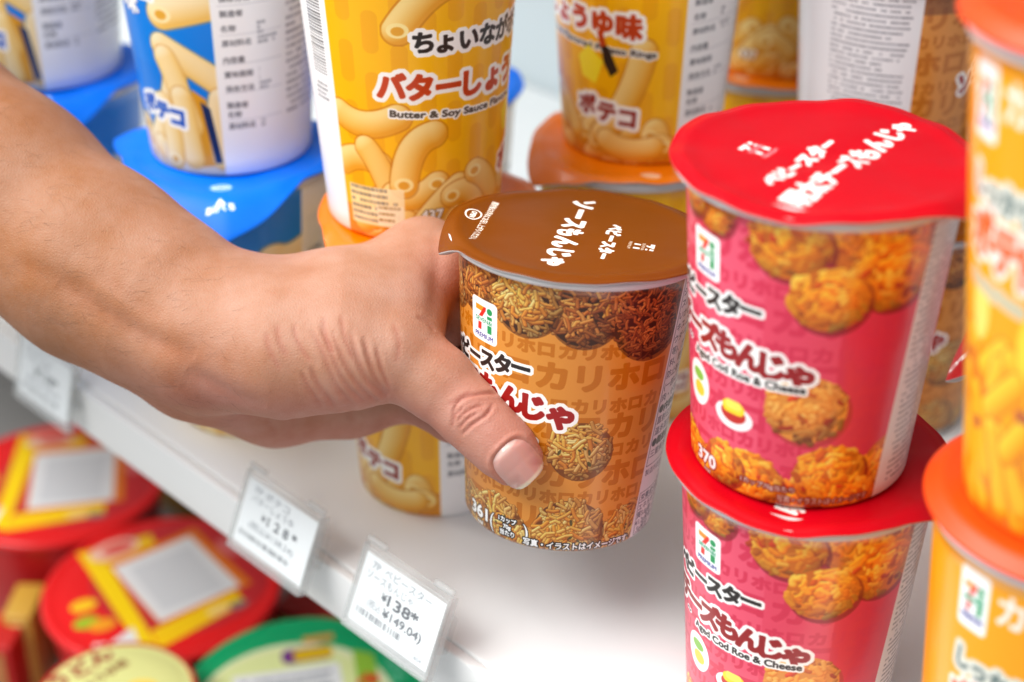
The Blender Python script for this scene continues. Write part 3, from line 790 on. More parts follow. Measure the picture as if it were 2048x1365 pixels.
THUMB = [J(792, 708, .547, 82), J(872, 764, .546, 72), J(940, 828, .543, 64), J(985, 872, .541, 60), J(1018, 905, .5400, 55), J(1037, 926, .5400, 45)]
chain(THUMB, .005)
def fing(z0, zs, r0, base):
    p = [base]
    for psi, dz, k in zs: p.append((cup_at(psi, z0 + dz, r0 * k + .0003), r0 * k))
    return p
FING = [fing(.080, ((-112, 0, 1), (-142, .001, .95), (-172, -.002, .86), (-198, -.005, .72)), .0088, J(850, 507, .592, 56)),
        fing(.060, ((-112, 0, 1), (-145, -.001, .95), (-178, -.004, .86), (-206, -.008, .72)), .0092, J(845, 610, .606, 58)),
        fing(.041, ((-112, 0, 1), (-143, -.002, .95), (-174, -.005, .86), (-200, -.009, .72)), .0088, J(838, 700, .610, 56)),
        fing(.0235, ((-108, 0, 1), (-135, -.002, .95), (-160, -.004, .86), (-182, -.006, .72)), .0077, J(812, 786, .604, 52))]
def smin(a, b, k):
    h = np.clip(.5 + .5 * (b - a) / k, 0, 1)
    return b * (1 - h) + a * h - k * h * (1 - h)
def sd_cone(P, a, b, ra, rb):
    d = b - a; L = d @ d
    t = np.clip((P - a) @ d / L, 0, 1)
    return np.linalg.norm(P - a - t[:, None] * d, axis=1) - (ra + (rb - ra) * t)
def sdf(P):
    f = np.full(len(P), 1.0)
    for a, b, ra, rb, k in PR:
        lo = np.minimum(a, b) - max(ra, rb) - .06; hi = np.maximum(a, b) + max(ra, rb) + .06
        m = np.all((P > lo) & (P < hi), axis=1)
        if m.any(): f[m] = smin(f[m], sd_cone(P[m], a, b, ra, rb), k)
    g = np.full(len(P), 1.0)
    for ch in FING:
        q = np.full(len(P), 1.0)
        for (a, ra), (b, rb) in zip(ch[:-1], ch[1:]): q = smin(q, sd_cone(P, a, b, ra, rb), .003)
        g = np.minimum(g, q)
    return smin(f, g, .006)
def surface_nets(lo, hi, st):
    n = np.ceil((hi - lo) / st).astype(int) + 1
    gx, gy, gz = [lo[i] + np.arange(n[i]) * st for i in range(3)]
    F = np.empty(tuple(n), np.float32)
    for i in range(n[0]):
        Y, Z = np.meshgrid(gy, gz, indexing='ij')
        F[i] = sdf(np.stack([np.full(Y.size, gx[i]), Y.ravel(), Z.ravel()], 1)).reshape(n[1], n[2])
    ins = F < 0
    c = np.zeros(tuple(n - 1), int)
    for dx in (0, 1):
        for dy in (0, 1):
            for dz in (0, 1): c += ins[dx:n[0] - 1 + dx, dy:n[1] - 1 + dy, dz:n[2] - 1 + dz]
    act = (c > 0) & (c < 8)
    I = np.argwhere(act); idx = -np.ones(tuple(n - 1), int); idx[act] = np.arange(len(I))
    acc = np.zeros((len(I), 3)); cnt = np.zeros(len(I))
    cor = [(x, y, z) for x in (0, 1) for y in (0, 1) for z in (0, 1)]
    for p in cor:
        for ax in range(3):
            if p[ax]: continue
            q = list(p); q[ax] = 1
            fa = F[I[:, 0] + p[0], I[:, 1] + p[1], I[:, 2] + p[2]]; fb = F[I[:, 0] + q[0], I[:, 1] + q[1], I[:, 2] + q[2]]
            m = (fa < 0) != (fb < 0)
            t = fa[m] / (fa[m] - fb[m]); pt = np.tile(np.array(p, float), (m.sum(), 1)); pt[:, ax] += t
            acc[m] += pt; cnt[m] += 1
    V = lo + (I + acc / cnt[:, None]) * st
    Q = []
    for ax in range(3):
        u, w = [(1, 2), (2, 0), (0, 1)][ax]
        sl = [slice(1, n[k] - 1) for k in range(3)]; sl[ax] = slice(0, n[ax] - 1)
        sl2 = list(sl); sl2[ax] = slice(1, n[ax])
        A0 = ins[tuple(sl)]; A1 = ins[tuple(sl2)]
        E = np.argwhere(A0 != A1); flip = A0[A0 != A1]
        off = np.array([s.start for s in sl]); E = E + off
        def cell(du, dw):
            e = E.copy(); e[:, u] -= du; e[:, w] -= dw
            return idx[e[:, 0], e[:, 1], e[:, 2]]
        q = np.stack([cell(1, 1), cell(0, 1), cell(0, 0), cell(1, 0)], 1)
        q[~flip] = q[~flip][:, ::-1]
        Q.append(q)
    Q = np.concatenate(Q); Q = Q[(Q >= 0).all(1)]
    return V, Q
def grad(P, e=.0004):
    G = np.stack([sdf(P + e * np.eye(3)[i]) - sdf(P - e * np.eye(3)[i]) for i in range(3)], 1)
    return G / (np.linalg.norm(G, axis=1, keepdims=True) + 1e-12)
def project(P, it=2):
    for _ in range(it):
        P = P - grad(P) * sdf(P)[:, None]
    return P
allp = np.array([p[0] for p in PR] + [p[1] for p in PR]); allr = np.array([p[2] for p in PR] + [p[3] for p in PR])
fp = np.array([q[0] for ch in FING for q in ch])
lo = np.minimum((allp - allr[:, None]).min(0), fp.min(0) - .012) - .006; hi = np.maximum((allp + allr[:, None]).max(0), fp.max(0) + .012) + .006
HV, HQ = surface_nets(lo, hi, .0022)
def subdivide(V, Q):
    E = np.concatenate([Q[:, [0, 1]], Q[:, [1, 2]], Q[:, [2, 3]], Q[:, [3, 0]]]); Es = np.sort(E, 1)
    U, inv = np.unique(Es, axis=0, return_inverse=True); inv = inv.ravel()
    nV = len(V); em = (V[U[:, 0]] + V[U[:, 1]]) / 2; fc = V[Q].mean(1); nq = len(Q)
    e = nV + inv.reshape(4, nq); c = nV + len(U) + np.arange(nq)
    q = np.concatenate([np.stack([Q[:, 0], e[0], c, e[3]], 1), np.stack([e[0], Q[:, 1], e[1], c], 1), np.stack([c, e[1], Q[:, 2], e[2]], 1), np.stack([e[3], c, e[2], Q[:, 3]], 1)])
    return np.concatenate([V, em, fc]), q
HV = project(HV, 2)
for _ in range(2):
    HV, HQ = subdivide(HV, HQ); HV = project(HV, 1)
HN = grad(HV)
# skin folds, tendons, knuckle creases: real grooves cut along lines on the surface
px = to_px(HV); facing = (HN @ FW) < .05
def smooth_line(pts, n=10):
    P = np.array(pts, float)
    if len(P) < 3: return P
    out = []
    for i in range(len(P) - 1):
        p0, p1, p2, p3 = P[max(i - 1, 0)], P[i], P[i + 1], P[min(i + 2, len(P) - 1)]
        for t in np.linspace(0, 1, n, endpoint=False):
            out.append(.5 * ((2 * p1) + (p2 - p0) * t + (2 * p0 - 5 * p1 + 4 * p2 - p3) * t * t + (3 * p1 - p0 - 3 * p2 + p3) * t ** 3))
    out.append(P[-1]); return np.array(out)
def line_dist(pts):
    P = smooth_line(pts); best = np.full(len(px), 1e9); par = np.zeros(len(px))
    lo_ = P.min(0) - 60; hi_ = P.max(0) + 60
    m = facing & (px[:, 0] > lo_[0]) & (px[:, 0] < hi_[0]) & (px[:, 1] > lo_[1]) & (px[:, 1] < hi_[1])
    q = px[m, :2]; bb = np.full(len(q), 1e9); pp = np.zeros(len(q))
    n = len(P) - 1
    for i in range(n):
        d = P[i + 1] - P[i]; t = np.clip(((q - P[i]) @ d) / (d @ d + 1e-9), 0, 1)
        e = np.hypot(*(q - P[i] - t[:, None] * d).T); k = e < bb
        bb = np.where(k, e, bb); pp = np.where(k, (i + t) / n, pp)
    best[m] = bb; par[m] = pp
    return best, par
disp = np.zeros(len(HV)); crease = np.zeros(len(HV))
def groove(pts, depth, w, taper=True, ridge=.35, colour=.6):
    global disp, crease
    d, t = line_dist(pts)
    k = np.exp(-(d / w) ** 2); r = np.exp(-((d - 2.2 * w) / (1.3 * w)) ** 2)
    f = np.clip(np.minimum(t, 1 - t) * 5, 0.0, 1) ** .7 if taper else 1.0
    disp += f * (-depth * k + ridge * depth * r); crease += f * k * colour
z7 = lambda *L: [(400 + a / 2.275, 400 + b / 2.275) for a, b in L]
z5 = lambda *L: [(a / 2.2, 100 + b / 2.2) for a, b in L]
mm = .001
for L, dep, w in ((((430, 560), (436, 620), (470, 690), (510, 740)), .35, 7), (((505, 590), (555, 680), (598, 790), (640, 870), (710, 940)), .75, 8), (((545, 570), (590, 680), (640, 795), (692, 870), (770, 930)), .9, 8),
                  (((600, 600), (650, 725), (702, 815), (762, 885), (812, 915)), .8, 8), (((680, 590), (720, 725), (762, 815), (822, 876), (860, 898)), .9, 8), (((742, 620), (775, 745), (812, 832), (862, 888)), 1.0, 8),
                  (((800, 670), (830, 780), (872, 876)), .7, 7), (((500, 760), (550, 860), (622, 945)), .7, 8), (((460, 780), (500, 860), (560, 945)), .5, 8), (((640, 520), (660, 630), (700, 730)), .35, 8),
                  (((880, 560), (905, 650), (895, 740)), .2, 8), (((560, 530), (575, 620), (610, 700)), .3, 8), (((350, 560), (360, 640), (400, 720)), .25, 9), (((300, 600), (320, 690), (370, 780)), .25, 9)):
    groove(z7(*L), dep * .62 * mm, w * .72, ridge=.4, colour=.6)
for L, dep, w in (((( 1148, 1000), (1165, 935), (1215, 897), (1310, 880), (1352, 886)), .32, 3.6), (((1145, 1040), (1160, 985), (1200, 945)), .22, 3.4), (((1188, 1072), (1228, 1032), (1270, 1002), (1312, 970), (1334, 922)), .32, 3.6),
                  (((1170, 1010), (1200, 975), (1250, 945), (1290, 935)), .22, 3.2), (((1178, 1045), (1215, 1000), (1262, 970)), .22, 3.2), (((1290, 990), (1320, 950)), .18, 3), (((1130, 940), (1180, 900), (1240, 870)), .12, 4)):
    groove(z7(*L), dep * 1.4 * mm, w, ridge=.3, colour=.9)
groove(z7((-60, 770), (30, 825), (110, 868), (180, 905), (300, 952)), .55 * mm, 15, ridge=.4, colour=.25)
groove(z5((250, 1030), (420, 1130), (560, 1215), (700, 1290), (860, 1350)), .85 * mm, 22, ridge=.5, colour=.2)
groove(z5((60, 930), (250, 1010), (420, 1070)), .5 * mm, 22, ridge=.5, colour=.1)
groove(z5((420, 960), (560, 1080), (720, 1180)), .35 * mm, 16, ridge=.4, colour=.1)

groove([(868, 462), (876, 520), (872, 580), (866, 640)], .5 * mm, 14, ridge=.4, colour=.2)
groove(z7((985, 530), (1040, 560), (1070, 600)), .3 * mm, 5, colour=.4)
for L in (((700, 1010), (680, 960), (660, 930)), ((440, 985), (410, 1040), (380, 1080)), ((300, 990), (330, 1040), (345, 1080))): groove(z7(*L), .25 * mm, 8, colour=.3)
# thumb nail bed: a shallow step the nail sits in
ta, tb = THUMB[-2][0], THUMB[-1][0]
td = (THUMB[-1][0] - THUMB[-3][0]); td /= np.linalg.norm(td)
nail_c = atd(1034, 926, .5400 + DZ)
vd = nail_c - CAM; vd /= np.linalg.norm(vd)
nn = -vd - (-vd @ td) * td; nn /= np.linalg.norm(nn)
# turn the nail a little towards the lower left, the way the thumb lies
rot = Matrix.Rotation(math.radians(0), 3, Vector(td)); nn = np.array(rot @ Vector(nn)); nb = np.cross(td, nn)
def nail_xy(P): q = P - nail_c; return q @ nb, q @ td, q @ nn
NW, NL0, NL1 = .0072, -.0066, .0070                           # half width, cuticle end, fingertip end
a_, b_, c_ = nail_xy(HV)
def nail_d(a, b):
    # >0 outside the outline, in metres (approximate)
    u = np.abs(a) / NW
    bb = np.where(b < 0, b / -NL0, b / NL1)
    p = 3.2
    return ((u ** p + np.abs(bb) ** p) ** (1 / p) - 1) * NW
nd = nail_d(a_, b_)
on = (c_ > 0) & (np.hypot(a_, b_) < .02)
disp += np.where(on, -.00075 * np.clip(-nd / .0008 + .4, 0, 1) + .00038 * np.exp(-((nd - .0009) / .0008) ** 2) * (b_ < NL1 * .75), 0)
bed = np.where(on, np.clip(-nd / .0006 + .3, 0, 1), 0)
# flat soft pads where skin meets the cup; skin never enters the cup wall
HV2 = HV + HN * disp[:, None]
q = HV2 - HERO_B; zc = q @ nh; rad = q - zc[:, None] * nh; rl = np.linalg.norm(rad, axis=1)
wall = .0327 + (.0398 - .0327) * zc / HERO_H + .0004
inside = (zc > 0) & (zc < HERO_H) & (rl < wall)
HV2[inside] += (rad[inside] / rl[inside, None]) * (wall - rl)[inside, None]
# skin colour per point: tanned arm, pinker hand, red knuckle, thumb tip and palm
def srgb(c): c = np.array(c, float) / 255; return np.where(c < .04045, c / 12.92, ((c + .055) / 1.055) ** 2.4)
tan, hand, pink, red_ = srgb((156, 108, 79)), srgb((179, 133, 111)), srgb((183, 124, 110)), srgb((162, 92, 78))
x_, y_ = px[:, 0], px[:, 1]
k = np.clip((x_ - 150) / 520, 0, 1)[:, None]
colr = tan * (1 - k) + hand * k
def blob(cx, cy, r, c, s):
    global colr
    w = (s * np.exp(-(((x_ - cx) ** 2 + (y_ - cy) ** 2) / r ** 2)) * 1.0)[:, None]
    colr = colr * (1 - w) + c * w
blob(950, 815, 70, pink, .7); blob(1010, 900, 80, pink, .8); blob(905, 560, 80, pink, .7); blob(900, 690, 40, pink, .4)
palm = np.clip((HN @ np.array([0, 0, -1.0]) + .15) / .6, 0, 1) * np.clip((x_ - 120) / 300, 0, 1)
colr = colr * (1 - .7 * palm[:, None]) + pink * (.7 * palm[:, None])
blob(400, 790, 90, red_, .3); blob(860, 850, 70, red_, .3)
cr = np.clip(crease, 0, 1)[:, None] * .55
colr = colr * (1 - cr) + red_ * cr
skin = bpy.data.materials.new("skin"); skin.use_nodes = True
nt = skin.node_tree; bs = nt.nodes["Principled BSDF"]
at = nt.nodes.new("ShaderNodeAttribute"); at.attribute_name = "skin_tone"
tc = nt.nodes.new("ShaderNodeTexCoord")
n1 = nt.nodes.new("ShaderNodeTexNoise"); n1.inputs["Scale"].default_value = 55; n1.inputs["Detail"].default_value = 5; n1.inputs["Roughness"].default_value = .65
n2 = nt.nodes.new("ShaderNodeTexNoise"); n2.inputs["Scale"].default_value = 420; n2.inputs["Detail"].default_value = 3
v1 = nt.nodes.new("ShaderNodeTexVoronoi"); v1.feature = 'DISTANCE_TO_EDGE'; v1.inputs["Scale"].default_value = 950
for n in (n1, n2, v1): nt.links.new(tc.outputs["Object"], n.inputs["Vector"])
hs = nt.nodes.new("ShaderNodeHueSaturation")
mr = nt.nodes.new("ShaderNodeMapRange"); mr.inputs[1].default_value = .3; mr.inputs[2].default_value = .7; mr.inputs[3].default_value = .90; mr.inputs[4].default_value = 1.07
nt.links.new(n1.outputs["Fac"], mr.inputs[0]); nt.links.new(mr.outputs[0], hs.inputs["Value"])
ms = nt.nodes.new("ShaderNodeMapRange"); ms.inputs[1].default_value = .3; ms.inputs[2].default_value = .7; ms.inputs[3].default_value = 1.14; ms.inputs[4].default_value = .94
nt.links.new(n1.outputs["Fac"], ms.inputs[0]); nt.links.new(ms.outputs[0], hs.inputs["Saturation"])
nt.links.new(at.outputs["Color"], hs.inputs["Color"]); nt.links.new(hs.outputs["Color"], bs.inputs["Base Color"])
bs.inputs["Roughness"].default_value = .56; bs.inputs["Specular IOR Level"].default_value = .32
bs.inputs["Subsurface Weight"].default_value = .22; bs.inputs["Subsurface Radius"].default_value = (1.0, .45, .3); bs.inputs["Subsurface Scale"].default_value = .003
mp = nt.nodes.new("ShaderNodeMath"); mp.operation = 'MULTIPLY_ADD'; mp.inputs[1].default_value = .5
nt.links.new(n2.outputs["Fac"], mp.inputs[0]); nt.links.new(v1.outputs["Distance"], mp.inputs[2])
bp = nt.nodes.new("ShaderNodeBump"); bp.inputs["Strength"].default_value = .28; bp.inputs["Distance"].default_value = .0006
nt.links.new(mp.outputs[0], bp.inputs["Height"]); nt.links.new(bp.outputs["Normal"], bs.inputs["Normal"])
person = mesh_obj("person", HV2, HQ, skin)
tag(person, "bare tanned forearm and hand reaching in, gripping the brown cup with its thumb", "person")
ca = person.data.color_attributes.new("skin_tone", 'FLOAT_COLOR', 'POINT')
ca.data.foreach_set("color", np.concatenate([colr, np.ones((len(colr), 1))], 1).astype(np.float32).ravel())
# fine dark hair lying along the forearm
rh = np.random.default_rng(12)
cand = np.where(facing & (x_ < 470) & (x_ > -120) & (HN @ FW < -.15))[0]
hv, hf = [], []
axis = THUMB[0][0] - atd(0, 390, .61); axis /= np.linalg.norm(axis)
for i in rh.choice(cand, 340, replace=False):
    n_ = HN[i]; d0 = axis + .55 * np.cross(n_, axis) * (1 if rh.random() < .75 else -.4) + .25 * rh.normal(size=3); d0 -= n_ * (d0 @ n_); d0 /= np.linalg.norm(d0)
    sd_ = np.cross(n_, d0); L_ = rh.uniform(.004, .009); cur = rh.normal() * .35
    w0 = .000024
    b0 = len(hv)
    for t in (0, .35, .7, 1.0):
        p_ = HV2[i] + d0 * L_ * t + sd_ * cur * L_ * t * t + n_ * (.0004 * math.sin(t * 2.4) + .00005)
        w_ = w0 * (1 - .8 * t)
        hv += [p_ + sd_ * w_, p_ - sd_ * w_, p_ + n_ * w_ * 1.5]
    for k_ in range(3):
        a0 = b0 + 3 * k_
        for u, v in ((0, 1), (1, 2), (2, 0)): hf.append((a0 + u, a0 + v, a0 + 3 + v, a0 + 3 + u))
mesh_obj("arm_hair", hv, hf, mat("dark_hair", (.10, .055, .03), .5), person)
# thumb nail
NU, NVn = 29, 33
ver, ncol = [], []
pinkn, lun, tipn = srgb((200, 148, 138)), srgb((216, 184, 174)), srgb((218, 204, 178))
top = []
for j in range(NVn):
    for i in range(NU):
        u = -1 + 2 * i / (NU - 1); v = -1 + 2 * j / (NVn - 1)
        # square to superellipse
        p = 3.2; m_ = max(abs(u), abs(v)); l_ = (abs(u) ** p + abs(v) ** p) ** (1 / p) + 1e-9
        uu, vv = u * m_ / l_, v * m_ / l_
        a = uu * NW; bq = vv * (-NL0 if vv < 0 else NL1 + .0009)
        top.append((a, bq, uu, vv))
top = np.array(top)
S = nail_c + top[:, :1] * nb + top[:, 1:2] * td + .02 * nn
for _ in range(40): S = S - nn * np.clip(sdf(S), -.002, .01)[:, None]
base_c = (S - nail_c) @ nn
# past the flesh the plate runs straight on instead of curling round the tip
arch = base_c.copy()
ref = {}
for i in range(NU):
    col_ = np.arange(i, NU * NVn, NU)
    bb = top[col_, 1]; cc = base_c[col_]
    i0 = np.argmin(abs(bb - .0012)); i1 = np.argmin(abs(bb + .003))
    sl = (cc[i0] - cc[i1]) / (bb[i0] - bb[i1] + 1e-9)
    ext = cc[i0] + sl * (bb - bb[i0]) - 14 * np.clip(bb - bb[i0], 0, None) ** 2
    arch[col_] = np.where(bb > bb[i0], np.maximum(cc, ext), cc)
lift = -.00062 + .00085 * np.clip((1 - np.hypot(top[:, 2] * .96, np.minimum(top[:, 3], 0))) / .25, 0, 1) ** .6
lift = np.where(top[:, 3] > .5, np.maximum(lift, -.0001), lift)
NVv = nail_c + top[:, :1] * nb + top[:, 1:2] * td + (arch + lift)[:, None] * nn
under = NVv - .00045 * nn
quads = []
for j in range(NVn - 1):
    for i in range(NU - 1):
        a0 = j * NU + i; quads.append((a0, a0 + 1, a0 + NU + 1, a0 + NU)); o_ = NU * NVn
        quads.append((o_ + a0, o_ + a0 + NU, o_ + a0 + NU + 1, o_ + a0 + 1))
bd = [i for i in range(NU)] + [j * NU + NU - 1 for j in range(1, NVn)] + [(NVn - 1) * NU + i for i in range(NU - 2, -1, -1)] + [j * NU for j in range(NVn - 2, 0, -1)]
for s0, s1 in zip(bd, bd[1:] + bd[:1]): quads.append((s0, s0 + NU * NVn, s1 + NU * NVn, s1))
vv = top[:, 3]; uu = top[:, 2]
kl = np.clip(((-.58 - .3 * uu ** 2) - vv) / .14, 0, .8)[:, None]; kt = np.clip((vv - (.84 - .2 * uu ** 2)) / .06, 0, 1)[:, None]
nc = pinkn * (1 - kl) + lun * kl; nc = nc * (1 - kt) + tipn * kt
nm = mat("nail", (.7, .45, .38), .26, spec=.5, coat=.3, bump=(260, .05, .0004))
nt = nm.node_tree; at = nt.nodes.new("ShaderNodeAttribute"); at.attribute_name = "nail_tone"; nt.links.new(at.outputs["Color"], nt.nodes["Principled BSDF"].inputs["Base Color"])
nt.nodes["Principled BSDF"].inputs["Subsurface Weight"].default_value = .15; nt.nodes["Principled BSDF"].inputs["Subsurface Scale"].default_value = .002
nail = mesh_obj("thumbnail", np.concatenate([NVv, under]), quads, nm, person)
ca = nail.data.color_attributes.new("nail_tone", 'FLOAT_COLOR', 'POINT')
n2c = np.concatenate([nc, nc]); ca.data.foreach_set("color", np.concatenate([n2c, np.ones((len(n2c), 1))], 1).astype(np.float32).ravel())

#HAND1

# ------------------------------------------------------------------ price tags clipped to the rail
clear = mat("clear_plastic", (0.93, 0.95, 0.95), 0.08, spec=.5)
nt = clear.node_tree; tr = nt.nodes.new("ShaderNodeBsdfTransparent"); tr.inputs[0].default_value = (.98, .985, .985, 1); mxs = nt.nodes.new("ShaderNodeMixShader")
lw = nt.nodes.new("ShaderNodeLayerWeight"); lw.inputs[0].default_value = .22
mrr = nt.nodes.new("ShaderNodeMapRange"); mrr.inputs[3].default_value = .02; mrr.inputs[4].default_value = .45
nt.links.new(lw.outputs["Facing"], mrr.inputs[0]); nt.links.new(mrr.outputs[0], mxs.inputs[0]); nt.links.new(tr.outputs[0], mxs.inputs[1])
nt.links.new(nt.nodes["Principled BSDF"].outputs[0], mxs.inputs[2]); nt.links.new(mxs.outputs[0], nt.nodes["Material Output"].inputs[0])
clear_edge = clear.copy(); clear_edge.name = "clear_plastic_edge"
for n in clear_edge.node_tree.nodes:
    if n.type == 'MAP_RANGE': n.inputs[3].default_value = .22; n.inputs[4].default_value = .6
    if n.type == 'BSDF_PRINCIPLED': n.inputs["Base Color"].default_value = (.72, .75, .75, 1)
def card_img(lines, name, s=14):
    A = Art(43, 26, s, (244, 247, 249), -13)
    for tx, x, y, size, width, col, bold in lines: A.text(tx, x, y, size, col, bold=bold, width=width)
    return A
def bars(A, x0, x1, y0, y1, rng, col=(60, 66, 76)):
    x = x0
    while x < x1:
        w = rng.choice((.3, .5, .8)); A.rect(x, y0, x + w, y1, col); x += w + rng.choice((.3, .5, .9))
def price_tag(label, x, lean, A, lift=0.0):
    root = tag(empty("price_tag", (x, -.0062, .0262 + lift)), label, "price tag", "price tags on the shelf rail")
    root.rotation_euler = (math.radians(-lean), 0, 0)
    w, h = .0450, .0300
    m = mat("printed_card", img=A.image("tag_card"), rough=.55)
    z0, z1 = -.0280, -.0020
    v = [(-w / 2 + .0012, 0, z0), (w / 2 - .0012, 0, z0), (w / 2 - .0012, 0, z1), (-w / 2 + .0012, 0, z1)]
    v += [(a, .0004, c) for a, _, c in v]
    mesh_obj("card", v, [(0, 1, 2, 3), (7, 6, 5, 4), (0, 4, 5, 1), (1, 5, 6, 2), (2, 6, 7, 3), (3, 7, 4, 0)], m, root,
             [(0, 0), (1, 0), (1, 1), (0, 1)] + [(0, 0)] * 20, smooth=False)
    b = bmesh.new()
    box_mesh(b, -w / 2, -.0012, -h, w / 2, -.0004, 0.0, .0003)          # clear front sheet
    box_mesh(b, -w / 2, .0008, -h, w / 2, .0016, 0.0015, .0003)         # clear back sheet
    box_mesh(b, -w / 2 - .0004, -.0016, -h - .0016, w / 2 + .0004, .0020, -h - .0001, .0006)
    box_mesh(b, w / 2 + .0001, -.0012, -h - .001, w / 2 + .0009, .0030, .001, .0003)
    box_mesh(b, -w / 2 - .0009, -.0010, -h, -w / 2 - .0001, .0016, .001, .0003)
    for s_ in (-1, 1):
        box_mesh(b, s_ * w * .40 - .005, -.0010, .0016, s_ * w * .40 + .005, .0014, .0040, .0008)
    box_mesh(b, w / 2 - .011, .0018, -.022, w / 2 - .001, .0085, -.0205, .0005)
    box_mesh(b, w / 2 - .011, .0075, -.022, w / 2 - .001, .0085, -.008, .0005)
    o = bm_obj("clear_holder", b, [clear, clear_edge], root)
    for p in o.data.polygons:
        c = p.center
        if abs(c.x) > w / 2 - .0002 or c.z < -h + .0003 or c.z > -.0003: p.material_index = 1
    return root
rg = random.Random(4)
ink = (52, 58, 70); lite = (120, 126, 136)
A = card_img([("7P  ベビースター", -17, 9.8, 3.7, 32, lite, .02), ("ソースもんじゃ", -18.5, 5.9, 3.7, 25, lite, .02), ("¥", -8.5, 1.2, 3.8, 2.6, ink, .15), ("138*", -5, 1.2, 5.6, 16, ink, .2),
              ("(税込", -14.5, -3.8, 3.6, 7.5, lite, .02), ("¥149.04)", -6, -3.8, 4.4, 21, ink, .12), ("404", 14, -11, 2.4, 4.2, lite, .03)], "sauce")
bars(A, -19, 6, -9.4, -6.9, rg)
price_tag("sharpest price tag under the held cup, reading 138 yen", -.0098, 24, A)
A = card_img([("7P ポテコ", -17, 9.8, 3.4, 22, lite, .02), ("バターしょうゆ", -17, 6.2, 3.4, 26, lite, .02), ("¥", -9, 1.2, 3.6, 2.6, ink, .08), ("1 2 8 *", -5, 1.2, 5.2, 18, ink, .14), ("(税込¥138.24)", -15, -3.8, 3.4, 28, lite, .02)], "butter")
bars(A, -19, 12, -9.6, -7.4, rg)
price_tag("blurred price tag next to the left, reading 128 yen", -.0815, 24, A, -.003)
A = card_img([("7P ポテコ", -17, 9.8, 3.4, 22, lite, .02), ("うましお味", -17, 6.2, 3.4, 20, lite, .02), ("¥128*", -9, 1.2, 5.2, 20, ink, .16), ("(税込¥138.24)", -15, -3.8, 3.4, 28, lite, .02)], "salt")
bars(A, -19, 12, -9.6, -7.4, rg)
price_tag("farthest price tag, washed out under the forearm", -.258, 14, A, -.013)

# ------------------------------------------------------------------ instant noodle bowls on the lower shelf
bowl_red = mat("bowl_red", (0.55, 0.01, 0.012), 0.35, noise=(30, .1)); bowl_white = mat("bowl_white", (0.75, 0.75, 0.72), 0.35, noise=(30, .04)); bowl_green = mat("bowl_green", (0.0, 0.26, 0.13), 0.35, noise=(30, .1))
def bowl_lid_art(kind, R, s=3.0):
    A = Art(2 * R, 2 * R, s, (234, 20, 24) if kind == 'red' else (0, 172, 108), -R)
    rng = random.Random(3)
    k = R / 62.0
    if kind == 'red':
        A.ell(12 * k, 4 * k, 46 * k, 50 * k, (196, 44, 52), .8)
        def q(x, y): return x * k, y * k
        A.poly([q(-30, -40), q(-22, -46), q(-14, 50), q(-26, 52)], (255, 214, 0))
        A.poly([q(-22, -46), q(30, -36), q(30, -24), q(-20, -30)], (255, 206, 0))
        A.poly([q(-24, 52), q(14, 46), q(12, 30), q(-20, 34)], (242, 190, 20)); A.ell(*q(-8, 44), 14 * k, 8 * k, (240, 190, 170)); A.ell(*q(-6, 44), 9 * k, 5 * k, (226, 90, 80))
        A.poly([q(-16, 34), q(36, 38), q(40, -24), q(-14, -28)], (232, 122, 20))
        A.poly([q(-15, 30), q(31, 33), q(34, -22), q(-13, -26)], (232, 232, 234)); A.rect(-8 * k, -19 * k, 27 * k, 25 * k, (214, 216, 220))
        A.ell(*q(44, 12), 6 * k, 9 * k, (226, 110, 110)); A.ell(*q(16, -34), 7 * k, 4 * k, (250, 210, 120)); A.ell(*q(26, -36), 5 * k, 3 * k, (130, 120, 120))
        for x, y, c in ((-40, 8, (250, 200, 30)), (-44, -6, (160, 190, 40)), (-38, -12, (245, 160, 30))): A.ell(*q(x, y), 7 * k, 5 * k, c)
        A.text("カップめん", -50 * k, -26 * k, 12 * k, (250, 240, 236), rot=-1.1, bold=.7 * k)
        A.poly([q(-40, -28), q(-26, -22), q(-30, -44), q(-40, -42)], (236, 236, 236))
    else:
        A.ell(-6 * k, -8 * k, 50 * k, 50 * k, (240, 246, 200)); A.ell(-8 * k, -2 * k, 44 * k, 40 * k, (226, 240, 150), .6)
        A.rect(-34 * k, -40 * k, 20 * k, 22 * k, (240, 242, 244)); fine_print(A, -30 * k, -36 * k, 16 * k, 16 * k, 5 * k, (130, 136, 150), rng, 2.6 * k)
        A.rrect(-8 * k, 26 * k, 18 * k, 37 * k, 4 * k, (120, 50, 140)); A.rrect(-2 * k, 27 * k, 18 * k, 36 * k, 3 * k, (232, 190, 20)); A.rect(4 * k, 40 * k, 20 * k, 45 * k, (220, 160, 70))
        A.poly([(26 * k, -36 * k), (38 * k, -30 * k), (38 * k, 24 * k), (28 * k, 30 * k)], (150, 200, 60)); A.text("そば", 32 * k, 10 * k, 12 * k, (226, 60, 40), rot=-1.57, bold=.8 * k)
        A.text("天ぷら", 47 * k, 26 * k, 9 * k, (120, 210, 170), rot=-1.57, bold=.3 * k)
        A.ell(-40 * k, 8 * k, 5 * k, 5 * k, (200, 224, 60)); A.rrect(20 * k, -50 * k, 36 * k, -38 * k, 5 * k, (214, 90, 60))
    return A.image("bowl_lid_" + kind)
